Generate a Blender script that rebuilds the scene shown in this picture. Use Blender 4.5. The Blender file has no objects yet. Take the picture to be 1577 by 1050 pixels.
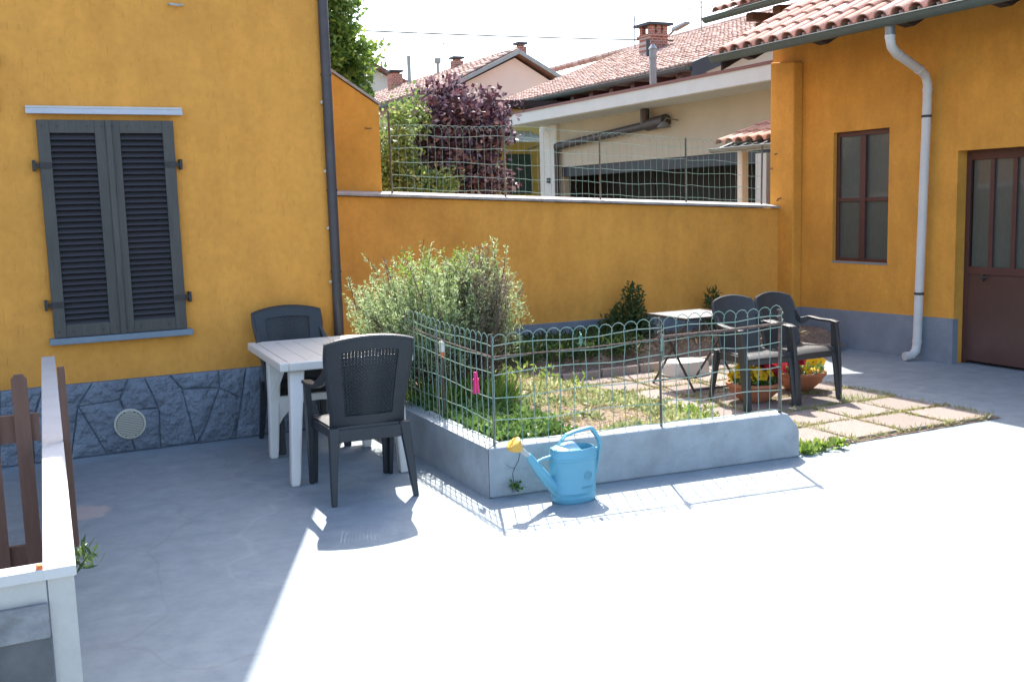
import bpy, math, random
from mathutils import Vector, Matrix
import numpy as np
R=math.radians
rng=np.random.default_rng(7); random.seed(7)
scene=bpy.context.scene
col=scene.collection
# ---------------------------------------------------------------- camera
pitch,roll,yaw=R(7.55),R(-1.62),R(26.5)
fh=Vector((math.sin(yaw),math.cos(yaw),0)); rh=Vector((math.cos(yaw),-math.sin(yaw),0)); up=Vector((0,0,1))
fw=fh*math.cos(pitch)-up*math.sin(pitch); u0=up*math.cos(pitch)+fh*math.sin(pitch)
rt=rh*math.cos(roll)+u0*math.sin(roll); uu=u0*math.cos(roll)-rh*math.sin(roll)
cd=bpy.data.cameras.new('camera'); cam=bpy.data.objects.new('camera',cd); col.objects.link(cam)
cam.matrix_world=Matrix(((rt.x,uu.x,-fw.x,0),(rt.y,uu.y,-fw.y,0),(rt.z,uu.z,-fw.z,1.65),(0,0,0,1)))
cd.sensor_width=36; cd.lens=1600/1577*36; cd.clip_start=.05; cd.clip_end=2000
scene.camera=cam
# ---------------------------------------------------------------- light
AZ,EL=R(22.5),R(52)
w=bpy.data.worlds.new('World'); scene.world=w; w.use_nodes=True
nt=w.node_tree; bg=nt.nodes['Background']; sk=nt.nodes.new('ShaderNodeTexSky'); sk.sky_type='NISHITA'
sk.sun_disc=False; sk.sun_elevation=EL; sk.sun_rotation=AZ; sk.air_density=1.0; sk.dust_density=2.6; sk.ozone_density=.7; sk.altitude=200
nt.links.new(sk.outputs[0],bg.inputs[0]); bg.inputs[1].default_value=.135
sl=bpy.data.lights.new('sun','SUN'); sl.energy=3.0; sl.angle=R(.42); sl.color=(1,.95,.87)
so=bpy.data.objects.new('sun',sl); col.objects.link(so)
sd=Vector((math.sin(AZ)*math.cos(EL),math.cos(AZ)*math.cos(EL),math.sin(EL)))
so.rotation_euler=sd.to_track_quat('Z','Y').to_euler(); so.location=(3,12,14)
vs=scene.view_settings; vs.view_transform='Standard'; vs.look='None'; vs.gamma=1; vs.use_curve_mapping=False; vs.exposure=1.92
scene.render.engine='CYCLES'
# ---------------------------------------------------------------- materials
def mat(name,color,rough=.8,bump=0,bscale=40,var=0,vscale=3,color2=None,metal=0,spec=.5,stretch=(1,1,1),detail=4,bdist=.01):
    m=bpy.data.materials.new(name); m.use_nodes=True; t=m.node_tree; b=t.nodes['Principled BSDF']
    b.inputs['Roughness'].default_value=rough; b.inputs['Metallic'].default_value=metal
    b.inputs['Specular IOR Level'].default_value=spec
    b.inputs['Base Color'].default_value=(*color,1)
    tc=t.nodes.new('ShaderNodeTexCoord'); mp=t.nodes.new('ShaderNodeMapping'); mp.inputs['Scale'].default_value=stretch
    t.links.new(tc.outputs['Object'],mp.inputs[0])
    if var>0:
        n=t.nodes.new('ShaderNodeTexNoise'); n.inputs['Scale'].default_value=vscale; n.inputs['Detail'].default_value=6; n.inputs['Roughness'].default_value=.65
        t.links.new(mp.outputs[0],n.inputs[0])
        r=t.nodes.new('ShaderNodeValToRGB'); r.color_ramp.elements[0].position=.3; r.color_ramp.elements[1].position=.7
        c2=color2 or tuple(c*(1-var) for c in color)
        r.color_ramp.elements[0].color=(*c2,1); r.color_ramp.elements[1].color=(*color,1)
        t.links.new(n.outputs[0],r.inputs[0]); t.links.new(r.outputs[0],b.inputs['Base Color'])
    if bump>0:
        n2=t.nodes.new('ShaderNodeTexNoise'); n2.inputs['Scale'].default_value=bscale; n2.inputs['Detail'].default_value=detail
        t.links.new(mp.outputs[0],n2.inputs[0])
        bp=t.nodes.new('ShaderNodeBump'); bp.inputs['Strength'].default_value=bump; bp.inputs['Distance'].default_value=bdist
        t.links.new(n2.outputs[0],bp.inputs['Height']); t.links.new(bp.outputs[0],b.inputs['Normal'])
    m['bsdf']=b.name
    return m
def island_var(m,c1,c2,c3=None,per_obj=False):
    """colour chosen per mesh island (each leaf, petal) or per object (each tile, slab)"""
    t=m.node_tree; b=t.nodes['Principled BSDF']
    if per_obj: g=t.nodes.new('ShaderNodeObjectInfo'); o=g.outputs['Random']
    else: g=t.nodes.new('ShaderNodeNewGeometry'); o=g.outputs['Random Per Island']
    r=t.nodes.new('ShaderNodeValToRGB'); r.color_ramp.elements[0].color=(*c1,1); r.color_ramp.elements[1].color=(*c2,1)
    if c3: e=r.color_ramp.elements.new(.55); e.color=(*c3,1)
    t.links.new(o,r.inputs[0])
    lk=[l for l in t.links if l.to_socket==b.inputs['Base Color']]
    if lk:
        src=lk[0].from_socket; mx=t.nodes.new('ShaderNodeMix'); mx.data_type='RGBA'; mx.inputs[0].default_value=.5
        t.links.new(src,mx.inputs[6]); t.links.new(r.outputs[0],mx.inputs[7]); t.links.new(mx.outputs[2],b.inputs['Base Color'])
    else: t.links.new(r.outputs[0],b.inputs['Base Color'])
    return r
def leafmat(name,c1,c2,c3=None,trans=.45,rough=.45):
    m=mat(name,c1,rough); r=island_var(m,c1,c2,c3); t=m.node_tree; b=t.nodes['Principled BSDF']
    tr=t.nodes.new('ShaderNodeBsdfTranslucent'); mx=t.nodes.new('ShaderNodeMixShader'); mx.inputs[0].default_value=trans
    t.links.new(r.outputs[0],tr.inputs[0]); t.links.new(b.outputs[0],mx.inputs[1]); t.links.new(tr.outputs[0],mx.inputs[2])
    t.links.new(mx.outputs[0],t.nodes['Material Output'].inputs[0]); return m
def stucco(name,color,worn=.12,rustic=False,seed=0):
    m=mat(name,color,.93); t=m.node_tree; b=t.nodes['Principled BSDF']; L=t.links.new
    tc=t.nodes.new('ShaderNodeTexCoord')
    def noise(scale,st=(1,1,1),det=5,off=0,rg=.6):
        mp=t.nodes.new('ShaderNodeMapping'); mp.inputs['Scale'].default_value=st; mp.inputs['Location'].default_value=(off,off*1.7,seed)
        L(tc.outputs['Object'],mp.inputs[0]); n=t.nodes.new('ShaderNodeTexNoise'); n.inputs['Scale'].default_value=scale; n.inputs['Detail'].default_value=det; n.inputs['Roughness'].default_value=rg
        L(mp.outputs[0],n.inputs[0]); return n.outputs[0]
    def ramp(v,p0,p1,c0,c1):
        r=t.nodes.new('ShaderNodeValToRGB'); r.color_ramp.elements[0].position=p0; r.color_ramp.elements[1].position=p1
        r.color_ramp.elements[0].color=(*c0,1); r.color_ramp.elements[1].color=(*c1,1); L(v,r.inputs[0]); return r.outputs[0]
    def mul(a,c):
        x=t.nodes.new('ShaderNodeMix'); x.data_type='RGBA'; x.blend_type='MULTIPLY'; x.inputs[0].default_value=1; L(a,x.inputs[6]); L(c,x.inputs[7]); return x.outputs[2]
    k=1-worn
    c=ramp(noise(1.3,rg=.7),.3,.72,tuple(v*q for v,q in zip(color,(k,k*.97,k*.92))),color)
    c=mul(c,ramp(noise(3,(1.6,1.6,.35),6,5,.7),.34,.6,(.9,.88,.86),(1,1,1)))   # faint rain streaks
    c=mul(c,ramp(noise(.55,off=5,rg=.75),.36,.60,(.86,.85,.84),(1.03,1.02,1.0)))
    c=mul(c,ramp(noise(26,off=3),.35,.6,(.93,.92,.9),(1,1,1)))
    L(c,b.inputs['Base Color'])
    bp=t.nodes.new('ShaderNodeBump'); bp.inputs['Distance'].default_value=.006
    if rustic:
        s=noise(62,(1,1,.20),2,2,.5)      # short vertical scratches of a floated rustic render
        h=ramp(s,.27,.38,(0,0,0),(1,1,1)); f=noise(160,off=9)
        ad=t.nodes.new('ShaderNodeMath'); ad.operation='MULTIPLY_ADD'; L(f,ad.inputs[0]); ad.inputs[1].default_value=.5; L(h,ad.inputs[2])
        L(ad.outputs[0],bp.inputs['Height']); bp.inputs['Strength'].default_value=.5; bp.inputs['Distance'].default_value=.006; c2_=mul(c,ramp(s,.27,.38,(.95,.94,.93),(1,1,1))); L(c2_,b.inputs['Base Color'])
    else:
        s=noise(55,off=2,det=8,rg=.7); L(s,bp.inputs['Height']); bp.inputs['Strength'].default_value=.55; bp.inputs['Distance'].default_value=.009
    L(bp.outputs[0],b.inputs['Normal'])
    return m
OCH=(.80,.39,.062)
M={}
M['ochre_rustic']=stucco('ochre_rustic',(.84,.385,.072),.1,True)
M['ochre']=stucco('ochre',OCH,.2,seed=4)
M['ochre_old']=stucco('ochre_old',(.88,.44,.085),.16,seed=9)
M['plinth']=mat('plinth',(.23,.265,.31),.85,.5,60,.25,4)
M['stone_rel']=mat('stone_rel',(.22,.255,.30),.55,1.0,17,.3,5,detail=8,bdist=.06)
M['joint']=mat('joint',(.13,.165,.21),.9,.5,60)
M['planter']=mat('planter',(.40,.435,.455),.85,.6,30,.30,5)
M['planter_top']=mat('planter_top',(.42,.44,.45),.9,.6,40,.3,6,(.33,.34,.34))
M['coping']=mat('coping',(.46,.44,.41),.95,.9,35,.45,8,(.26,.25,.24))
M['concrete']=mat('concrete',(.38,.37,.35),.95,.9,30,.3,5)
M['concrete_dark']=mat('concrete_dark',(.13,.13,.13),.95,.8,30,.4,7)
M['cream_render']=mat('cream_render',(.50,.48,.44),.92,.5,40,.2,3)
M['white_slab']=mat('white_slab',(.58,.56,.53),.8,.3,60,.12,6)
M['rough_stone']=mat('rough_stone',(.30,.30,.30),.95,1,35,.5,12,(.15,.15,.155))
M['black_plastic']=mat('black_plastic',(.026,.030,.036),.42,.25,220,.25,9)
M['black_plastic2']=mat('black_plastic2',(.042,.044,.046),.42,.25,160,.3,9)
M['white_plastic']=mat('white_plastic',(.72,.68,.61),.42,.12,120,.07,4)
M['shutter']=mat('shutter',(.085,.078,.066),.6,.5,50,.35,9,stretch=(2,2,.25))
M['louver']=mat('louver',(.045,.040,.044),.6,.3,60,.3,12,stretch=(.4,1,1))
M['sill']=mat('sill',(.20,.25,.29),.7,.3,50,.15,6)
M['alu']=mat('alu',(.56,.56,.56),.5,.1,60,.15,4,metal=.2)
M['iron']=mat('iron',(.05,.045,.042),.7,.4,80,.3,20)
M['iron2']=mat('iron2',(.13,.13,.13),.55,.2,60,.2,8)
M['rust']=mat('rust',(.19,.13,.10),.9,.6,120,.5,30,(.07,.05,.045))
M['wire']=mat('wire',(.11,.28,.21),.45,0,1,.5,9,(.30,.32,.28))
M['pipe_dark']=mat('pipe_dark',(.085,.075,.078),.5,.1,60,.3,6,metal=.3)
M['pipe_white']=mat('pipe_white',(.60,.60,.58),.5,.05,60,.12,5)
M['gutter_green']=mat('gutter_green',(.085,.12,.11),.5,.1,60,.25,4)
M['wood_dark']=mat('wood_dark',(.045,.028,.022),.85,.7,40,.5,8,stretch=(.3,1,1))
M['wood_red']=mat('wood_red',(.16,.085,.062),.8,.5,40,.35,8,stretch=(1,1,.2))
M['frame_brown']=mat('frame_brown',(.085,.032,.026),.55,.15,60,.2,5)
M['door_brown']=mat('door_brown',(.085,.042,.036),.42,.1,30,.25,3)
M['pane']=mat('pane',(.065,.09,.085),.35,.12,160,.25,30,stretch=(1,1,.4))
M['vent']=mat('vent',(.56,.53,.42),.6)
M['terracotta']=mat('terracotta',(.46,.17,.085),.8,.3,60,.2,8)
M['soil']=mat('soil',(.30,.22,.165),.98,1,30,.5,14,(.15,.105,.08),bdist=.03)
M['tile']=mat('tile',(.50,.26,.19),.9,.5,50,.4,9,(.30,.15,.11)); island_var(M['tile'],(.40,.24,.18),(.68,.54,.46),(.56,.37,.29),per_obj=True)
M['tile_far']=mat('tile_far',(.52,.36,.29),.9,.4,30,.4,4,(.33,.22,.18)); island_var(M['tile_far'],(.24,.14,.11),(.64,.50,.43),(.50,.34,.27))
M['tile_channel']=mat('tile_channel',(.22,.10,.07),.95,.4,40,.4,9)
M['beige']=mat('beige',(.50,.46,.36),.92,.3,20,.1,2)
M['offwhite']=mat('offwhite',(.66,.67,.62),.9,.3,20,.1,2)
M['pink']=mat('pink',(.66,.50,.43),.92,.3,20,.08,1)
M['cream_far']=mat('cream_far',(.58,.54,.46),.92,.3,20,.08,1)
M['yellow_far']=mat('yellow_far',(.62,.50,.11),.92,.3,20,.12,1.5)
M['brick']=mat('brick',(.36,.14,.09),.95)
M['green_shutter']=mat('green_shutter',(.035,.075,.06),.6)
M['steel_dark']=mat('steel_dark',(.035,.042,.05),.6,.1,20,.25,3)
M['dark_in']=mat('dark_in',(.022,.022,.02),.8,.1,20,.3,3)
M['flashing']=mat('flashing',(.20,.075,.055),.6)
M['zinc']=mat('zinc',(.28,.29,.28),.45,.1,30,.2,6,metal=.5)
M['can_blue']=mat('can_blue',(.14,.40,.52),.38,.08,60,.12,5)
M['can_emboss']=mat('can_emboss',(.20,.42,.50),.45)
M['rose_yellow']=mat('rose_yellow',(.80,.46,.08),.4,0,1,.2,12)
M['spout_grey']=mat('spout_grey',(.42,.45,.44),.5)
M['pink_plastic']=mat('pink_plastic',(.80,.04,.24),.4)
M['orange']=mat('orange',(.70,.15,.03),.5)
M['crack']=mat('crack',(.05,.05,.055),.95)
M['slab']=mat('slab',(.36,.30,.265),.95,1,95,.6,110,(.10,.085,.075),bdist=.012); island_var(M['slab'],(.23,.19,.165),(.36,.30,.265),per_obj=True)
M['path']=mat('path',(.36,.30,.26),.95,.8,35,.35,6)
M['bark']=mat('bark',(.12,.09,.07),.95,.9,40,.5,10)
M['plumbark']=mat('plumbark',(.06,.04,.04),.95,.8,40,.4,10)
M['rosemary']=leafmat('rosemary',(.22,.31,.11),(.54,.62,.36),(.36,.45,.21),.5)
M['dry_twig']=leafmat('dry_twig',(.16,.12,.08),(.34,.30,.20),(.22,.17,.11),.25)
M['fresh']=leafmat('fresh',(.13,.22,.035),(.36,.44,.10),(.22,.33,.06),.5)
M['cover']=leafmat('cover',(.06,.13,.03),(.24,.34,.10),(.12,.21,.05),.4)
M['weed']=leafmat('weed',(.18,.24,.08),(.50,.50,.28),(.32,.36,.15),.45)
M['drymoss']=leafmat('drymoss',(.30,.24,.10),(.50,.42,.20),(.34,.33,.13),.35)
M['darkleaf']=leafmat('darkleaf',(.035,.07,.02),(.10,.16,.05),(.06,.11,.03),.4)
M['plum']=leafmat('plum',(.045,.020,.032),(.40,.30,.33),(.11,.05,.072),.35,.3)
M['tree']=leafmat('tree',(.08,.15,.025),(.26,.36,.07),(.15,.25,.04),.5)
M['shrub']=leafmat('shrub',(.10,.18,.04),(.36,.44,.16),(.18,.28,.08),.45)
M['petal_y']=leafmat('petal_y',(.80,.42,.01),(.88,.62,.03),None,.4)
M['petal_d']=leafmat('petal_d',(.10,.015,.02),(.25,.04,.05),None,.3)
M['petal_r']=leafmat('petal_r',(.50,.01,.03),(.68,.04,.09),None,.35)
# brick with courses on chimneys (bricks about two pixels high: left to the material)
def brickify(m,s):
    t=m.node_tree; b=t.nodes['Principled BSDF']; tc=t.nodes.new('ShaderNodeTexCoord'); bt=t.nodes.new('ShaderNodeTexBrick')
    mp=t.nodes.new('ShaderNodeMapping'); mp.inputs['Rotation'].default_value=(R(90),0,0)
    bt.inputs['Scale'].default_value=s; bt.inputs['Color1'].default_value=(.36,.13,.085,1); bt.inputs['Color2'].default_value=(.24,.09,.06,1); bt.inputs['Mortar'].default_value=(.42,.36,.31,1)
    bt.inputs['Mortar Size'].default_value=.02
    t.links.new(tc.outputs['Object'],mp.inputs[0]); t.links.new(mp.outputs[0],bt.inputs[0]); t.links.new(bt.outputs[0],b.inputs['Base Color'])
brickify(M['brick'],4.0)
# yard floor: grey-blue painted concrete, worn, cracked, stained
def floor_mat():
    m=mat('yard_paint',(.33,.39,.46),.6); t=m.node_tree; b=t.nodes['Principled BSDF']; L=t.links.new
    geo=t.nodes.new('ShaderNodeNewGeometry'); P=geo.outputs['Position']
    def noise(s,d=6,rg=.6,dist=0):
        n=t.nodes.new('ShaderNodeTexNoise'); n.inputs['Scale'].default_value=s; n.inputs['Detail'].default_value=d; n.inputs['Roughness'].default_value=rg; n.inputs['Distortion'].default_value=dist; L(P,n.inputs[0]); return n.outputs[0]
    def ramp(v,p0,p1,c0,c1):
        r=t.nodes.new('ShaderNodeValToRGB'); r.color_ramp.elements[0].position=p0; r.color_ramp.elements[1].position=p1; r.color_ramp.elements[0].color=(*c0,1); r.color_ramp.elements[1].color=(*c1,1); L(v,r.inputs[0]); return r.outputs[0]
    def mix(f,a,bb,mode='MIX'):
        x=t.nodes.new('ShaderNodeMix'); x.data_type='RGBA'; x.blend_type=mode
        if isinstance(f,float): x.inputs[0].default_value=f
        else: L(f,x.inputs[0])
        for i,v in ((6,a),(7,bb)):
            if isinstance(v,tuple): x.inputs[i].default_value=(*v,1)
            else: L(v,x.inputs[i])
        return x.outputs[2]
    c=ramp(noise(.9,7,.62,.4),.3,.7,(.225,.278,.315),(.25,.302,.34))
    c=mix(1.0,c,ramp(noise(7,8,.7),.3,.7,(.76,.78,.80),(1.08,1.06,1.04)),'MULTIPLY')
    c=mix(ramp(noise(3.2,8,.75,.8),.60,.72,(0,0,0),(.3,.3,.3)),c,(.32,.34,.36))       # worn pale patches
    c=mix(ramp(noise(60,3),.70,.76,(0,0,0),(.5,.5,.5)),c,(.14,.14,.15))                  # small dark specks
    # hairline cracks: contour lines of a distorted noise
    def lines(scale,off,wd):
        mp=t.nodes.new('ShaderNodeMapping'); mp.inputs['Location'].default_value=off; L(P,mp.inputs[0])
        n=t.nodes.new('ShaderNodeTexNoise'); n.inputs['Scale'].default_value=scale; n.inputs['Detail'].default_value=3; n.inputs['Roughness'].default_value=.4; L(mp.outputs[0],n.inputs[0])
        s=t.nodes.new('ShaderNodeMath'); s.operation='SUBTRACT'; L(n.outputs[0],s.inputs[0]); s.inputs[1].default_value=.5
        a=t.nodes.new('ShaderNodeMath'); a.operation='ABSOLUTE'; L(s.outputs[0],a.inputs[0])
        return ramp(a.outputs[0],0,wd,(1,1,1),(0,0,0))
    l1=lines(.45,(3.1,2.7,0),.0022); l2=lines(.55,(8.3,1.7,0),.0016)
    x=mix(.25,(0,0,0),l1); c=mix(x,c,(.36,.39,.41)); y=mix(.3,(0,0,0),l2); c=mix(y,c,(.15,.16,.18))
    # pinkish worn oval where the paint has lifted
    mp=t.nodes.new('ShaderNodeMapping'); mp.inputs['Location'].default_value=(-.36*3.4,-6.15*2.6,0); mp.inputs['Scale'].default_value=(3.4,2.6,0); L(P,mp.inputs[0])
    ln=t.nodes.new('ShaderNodeVectorMath'); ln.operation='LENGTH'; L(mp.outputs[0],ln.inputs[0])
    ad=t.nodes.new('ShaderNodeMath'); ad.operation='MULTIPLY_ADD'; L(noise(9,5),ad.inputs[0]); ad.inputs[1].default_value=.5; L(ln.outputs['Value'],ad.inputs[2])
    c=mix(ramp(ad.outputs[0],.62,.72,(.7,.7,.7),(0,0,0)),c,(.42,.36,.345))
    L(c,b.inputs['Base Color'])
    rr=ramp(noise(5,5),.3,.7,(.5,.5,.5),(.75,.75,.75)); L(rr,b.inputs['Roughness'])
    bp=t.nodes.new('ShaderNodeBump'); bp.inputs['Strength'].default_value=.25; bp.inputs['Distance'].default_value=.006; L(noise(35,8,.7),bp.inputs['Height']); L(bp.outputs[0],b.inputs['Normal'])
    return m
M['floor']=floor_mat()
g=bpy.data.materials.new('awning_glass'); g.use_nodes=True; gb=g.node_tree.nodes['Principled BSDF']; gb.inputs['Base Color'].default_value=(.45,.58,.55,1); gb.inputs['Roughness'].default_value=.25; gb.inputs['Transmission Weight'].default_value=.35; gb.inputs['Alpha'].default_value=.75; M['awning']=g
for k_,co in (('pane',.4),('door_brown',.35)): b_=M[k_].node_tree.nodes['Principled BSDF']; b_.inputs['Coat Weight'].default_value=co; b_.inputs['Coat Roughness'].default_value=.04 if k_=='pane' else .2
M['far_ground']=mat('far_ground',(.16,.16,.13),.98,.5,3,.4,.6)
# ---------------------------------------------------------------- mesh helpers
def tag(o,label=None,cat=None,group=None,kind=None):
    for k,v in (('label',label),('category',cat),('group',group),('kind',kind)):
        if v: o[k]=v
    return o
def thing(name,loc,label,cat,group=None,rz=0):
    o=bpy.data.objects.new(name,None); col.objects.link(o); o.location=loc; o.rotation_euler=(0,0,rz); o.empty_display_size=.1
    return tag(o,label,cat,group)
def wloc(o):
    l=Vector((0,0,0))
    while o: l+=o.location; o=o.parent
    return l
def link(name,me,m,parent=None,loc=(0,0,0)):
    o=bpy.data.objects.new(name,me); col.objects.link(o); o.parent=parent; o.location=loc
    if m and not me.materials: me.materials.append(m)
    return o
class MB:
    def __init__(s): s.v=[]; s.f=[]
    def add(s,vs,fs):
        n=len(s.v); s.v+= [tuple(v) for v in vs]; s.f+=[tuple(i+n for i in f) for f in fs]; return s
    def box(s,x0,x1,y0,y1,z0,z1,rz=0,c=None):
        vs=[Vector((x,y,z)) for z in (z0,z1) for x,y in ((x0,y0),(x1,y0),(x1,y1),(x0,y1))]
        if rz:
            c=Vector(c) if c else Vector(((x0+x1)/2,(y0+y1)/2,0)); q=Matrix.Rotation(rz,3,'Z'); vs=[q@(v-c)+c for v in vs]
        return s.add(vs,[(3,2,1,0),(4,5,6,7),(0,1,5,4),(1,2,6,5),(2,3,7,6),(3,0,4,7)])
    def hexa(s,b,t):   # bottom ring of n points, top ring of n points
        n=len(b); return s.add(list(b)+list(t),[tuple(range(n))[::-1],tuple(range(n,2*n))]+[(i,(i+1)%n,n+(i+1)%n,n+i) for i in range(n)])
    def loft(s,rings,cap=True):
        n=len(rings[0]); vs=[p for r in rings for p in r]; fs=[]
        for k in range(len(rings)-1):
            for i in range(n): fs.append((k*n+i,k*n+(i+1)%n,(k+1)*n+(i+1)%n,(k+1)*n+i))
        if cap: fs+=[tuple(range(n))[::-1],tuple(range((len(rings)-1)*n,len(rings)*n))]
        return s.add(vs,fs)
    def tube(s,pts,r,n=8,cap=True):
        pts=[Vector(p) for p in pts]; rr=r if isinstance(r,(list,tuple)) else [r]*len(pts); rings=[]; prev=None
        for i,p in enumerate(pts):
            d=(pts[min(i+1,len(pts)-1)]-pts[max(i-1,0)]).normalized()
            if prev is None:
                a=Vector((0,0,1)) if abs(d.z)<.9 else Vector((1,0,0)); u=d.cross(a).normalized()
            else: u=(prev-d*prev.dot(d)).normalized()
            prev=u; v=d.cross(u)
            rings.append([p+(u*math.cos(2*math.pi*k/n)+v*math.sin(2*math.pi*k/n))*rr[i] for k in range(n)])
        return s.loft(rings,cap)
    def strip(s,pts,a,b,rect):  # rect section swept along pts with fixed side axis a and up axis b
        a=Vector(a); b=Vector(b); rings=[]
        for i,p in enumerate(pts):
            h=rect[i] if isinstance(rect,list) else rect; p=Vector(p)
            rings.append([p-a*h[0]-b*h[1],p+a*h[0]-b*h[1],p+a*h[0]+b*h[1],p-a*h[0]+b*h[1]])
        return s.loft(rings)
    def revolve(s,prof,c=(0,0,0),n=24):
        c=Vector(c); rings=[[c+Vector((r*math.cos(2*math.pi*k/n),r*math.sin(2*math.pi*k/n),z)) for k in range(n)] for r,z in prof]
        return s.loft(rings)
    def prism(s,poly,axis,lo,hi):  # polygon in plane, extruded along axis
        def p3(a,b,h): return {'x':(h,a,b),'y':(a,h,b),'z':(a,b,h)}[axis]
        return s.hexa([p3(a,b,lo) for a,b in poly],[p3(a,b,hi) for a,b in poly])
    def shell(s,P,mask,th,holes=True):
        """P: grid of points [j][i]; mask(j,i) keeps the cell; th: thickness"""
        J=len(P); I=len(P[0]); N=[[None]*I for _ in range(J)]
        for j in range(J):
            for i in range(I):
                du=P[j][min(i+1,I-1)]-P[j][max(i-1,0)]; dv=P[min(j+1,J-1)][i]-P[max(j-1,0)][i]; N[j][i]=du.cross(dv).normalized()
        n0=len(s.v); s.v+=[tuple(P[j][i]+N[j][i]*th/2) for j in range(J) for i in range(I)]+[tuple(P[j][i]-N[j][i]*th/2) for j in range(J) for i in range(I)]
        A=lambda j,i:n0+j*I+i; B=lambda j,i:n0+J*I+j*I+i
        on=lambda j,i:0<=j<J-1 and 0<=i<I-1 and mask(j,i)
        for j in range(J-1):
            for i in range(I-1):
                if not on(j,i): continue
                s.f.append((A(j,i),A(j,i+1),A(j+1,i+1),A(j+1,i))); s.f.append((B(j,i),B(j+1,i),B(j+1,i+1),B(j,i+1)))
                if not on(j-1,i): s.f.append((A(j,i+1),A(j,i),B(j,i),B(j,i+1)))
                if not on(j+1,i): s.f.append((A(j+1,i),A(j+1,i+1),B(j+1,i+1),B(j+1,i)))
                if not on(j,i-1): s.f.append((A(j,i),A(j+1,i),B(j+1,i),B(j,i)))
                if not on(j,i+1): s.f.append((A(j+1,i+1),A(j,i+1),B(j,i+1),B(j+1,i+1)))
        return s
    def mesh(s,name,m,smooth=False,off=None):
        me=bpy.data.meshes.new(name)
        vs=s.v if off is None else [(v[0]-off[0],v[1]-off[1],v[2]-off[2]) for v in s.v]
        me.from_pydata(vs,[],s.f); me.materials.append(m)
        import bmesh as BM
        b=BM.new(); b.from_mesh(me); BM.ops.recalc_face_normals(b,faces=b.faces); b.to_mesh(me); b.free()
        if smooth:
            for p in me.polygons: p.use_smooth=True
            me.set_sharp_from_angle(angle=R(42))
        return me
    def build(s,name,m,parent=None,smooth=False,bevel=0,kind=None):
        o=link(name,s.mesh(name,m,smooth,wloc(parent) if parent else None),m,parent)
        if bevel:
            b=o.modifiers.new('bevel','BEVEL'); b.width=bevel; b.segments=2; b.limit_method='ANGLE'; b.angle_limit=R(40)
        if kind: o['kind']=kind
        return o
def quads(name,V,m,parent=None,kind=None,off=(0,0,0)):
    """V: (n,4,3) array -> one mesh of separate quads"""
    V=V-np.array(off)[None,None,:]; n=len(V); me=bpy.data.meshes.new(name); me.vertices.add(n*4); me.vertices.foreach_set('co',V.reshape(-1).astype(np.float32))
    me.loops.add(n*4); me.loops.foreach_set('vertex_index',np.arange(n*4,dtype=np.int32)); me.polygons.add(n)
    me.polygons.foreach_set('loop_start',np.arange(0,n*4,4,dtype=np.int32)); me.update(calc_edges=True); me.validate()
    me.materials.append(m); o=link(name,me,m,parent)
    if kind: o['kind']=kind
    return o
def unit(a): return a/np.maximum(np.linalg.norm(a,axis=-1,keepdims=True),1e-9)
def leaf_quads(C,D,L,W,rs=rng):
    """diamond leaves: base C, direction D, length L, width W"""
    n=len(C); D=unit(D); S=unit(np.cross(D,rs.normal(size=(n,3)))); L=np.asarray(L).reshape(-1,1)*np.ones((n,1)); W=np.asarray(W).reshape(-1,1)*np.ones((n,1))
    U=np.cross(D,S)
    return np.stack([C,C+D*L*.5+S*W*.5+U*W*.12,C+D*L,C+D*L*.5-S*W*.5+U*W*.12],1)
def in_blob(n,blobs,rs=rng):
    """points spread in a set of ellipsoids (cx,cy,cz,rx,ry,rz), denser to the skin"""
    vol=np.array([b[3]*b[4]*b[5] for b in blobs])**.67; k=rs.choice(len(blobs),n,p=vol/vol.sum()); b=np.array(blobs)[k]
    d=unit(rs.normal(size=(n,3))); r=rs.random((n,1))**.45
    return b[:,:3]+d*r*b[:,3:], d
# ================================================================= SETTING
MB().box(-300,400,-200,500,-.5,-.03).build('far_ground',M['far_ground'])['kind']='structure'
y=MB(); y.add([(-9,-6,0),(10,-6,0),(10,9.4,0),(-9,9.4,0)],[(0,1,2,3)])
tag(y.build('yard_ground',M['floor']),kind='structure')
# ================================================================= LEFT HOUSE
LH=thing('yellow_house',(2.3,7.6,0),'ochre rendered house with a closed louvred window and grey stone plinth, on the left','house')
h=MB(); h.box(-7,2.3,7.6,14,-.02,5.049); h.box(1.721,2.3,7.6,14,5.049,5.95); h.build('wall',M['ochre_rustic'],LH)  # upper box: unseen raised corner, shaped to cast the shadow edge on the yard
h=MB(); h.hexa([(-7.4,7.3,5.05),(1.72,7.3,5.05),(1.72,14.3,5.05),(-7.4,14.3,5.05)],[(-7.4,10.6,6.0),(1.72,10.6,6.0),(1.72,10.8,6.0),(-7.4,10.8,6.0)]); h.build('roof',M['tile_channel'],LH)
pl=MB().box(-6.9,2.325,7.575,7.598,0,.515).build('plinth',M['joint'],LH)
N=dict(T0=(-.012,.517),T0b=(.247,.517),T1=(.555,.517),T2=(.791,.517),T3=(.897,.517),T4=(1.063,.517),T5=(1.405,.517),T6=(1.604,.517),T7=(1.84,.517),K1=(.162,.277),B0=(-.054,.004),B0b=(.154,.004),B1=(.382,.004),B2=(.615,.004),B3=(.798,.004),B4=(.971,.004),B5=(1.214,.004),B6=(1.496,.004),B7=(1.81,.004),N1=(.455,.361),N2=(.718,.376),M=(.747,.297),N3=(.975,.289),N4=(1.143,.406),N5=(1.559,.299),N6=(1.404,.391),Q=(1.279,.094),T8=(2.327,.517),B8=(2.327,.004),R1=(2.1,.3),T9=(2.05,.517),B9=(2.15,.004),L0=(-.45,.517),L1=(-.5,.004),L2=(-.9,.517),L3=(-1.0,.004),L4=(-.7,.26))
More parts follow.
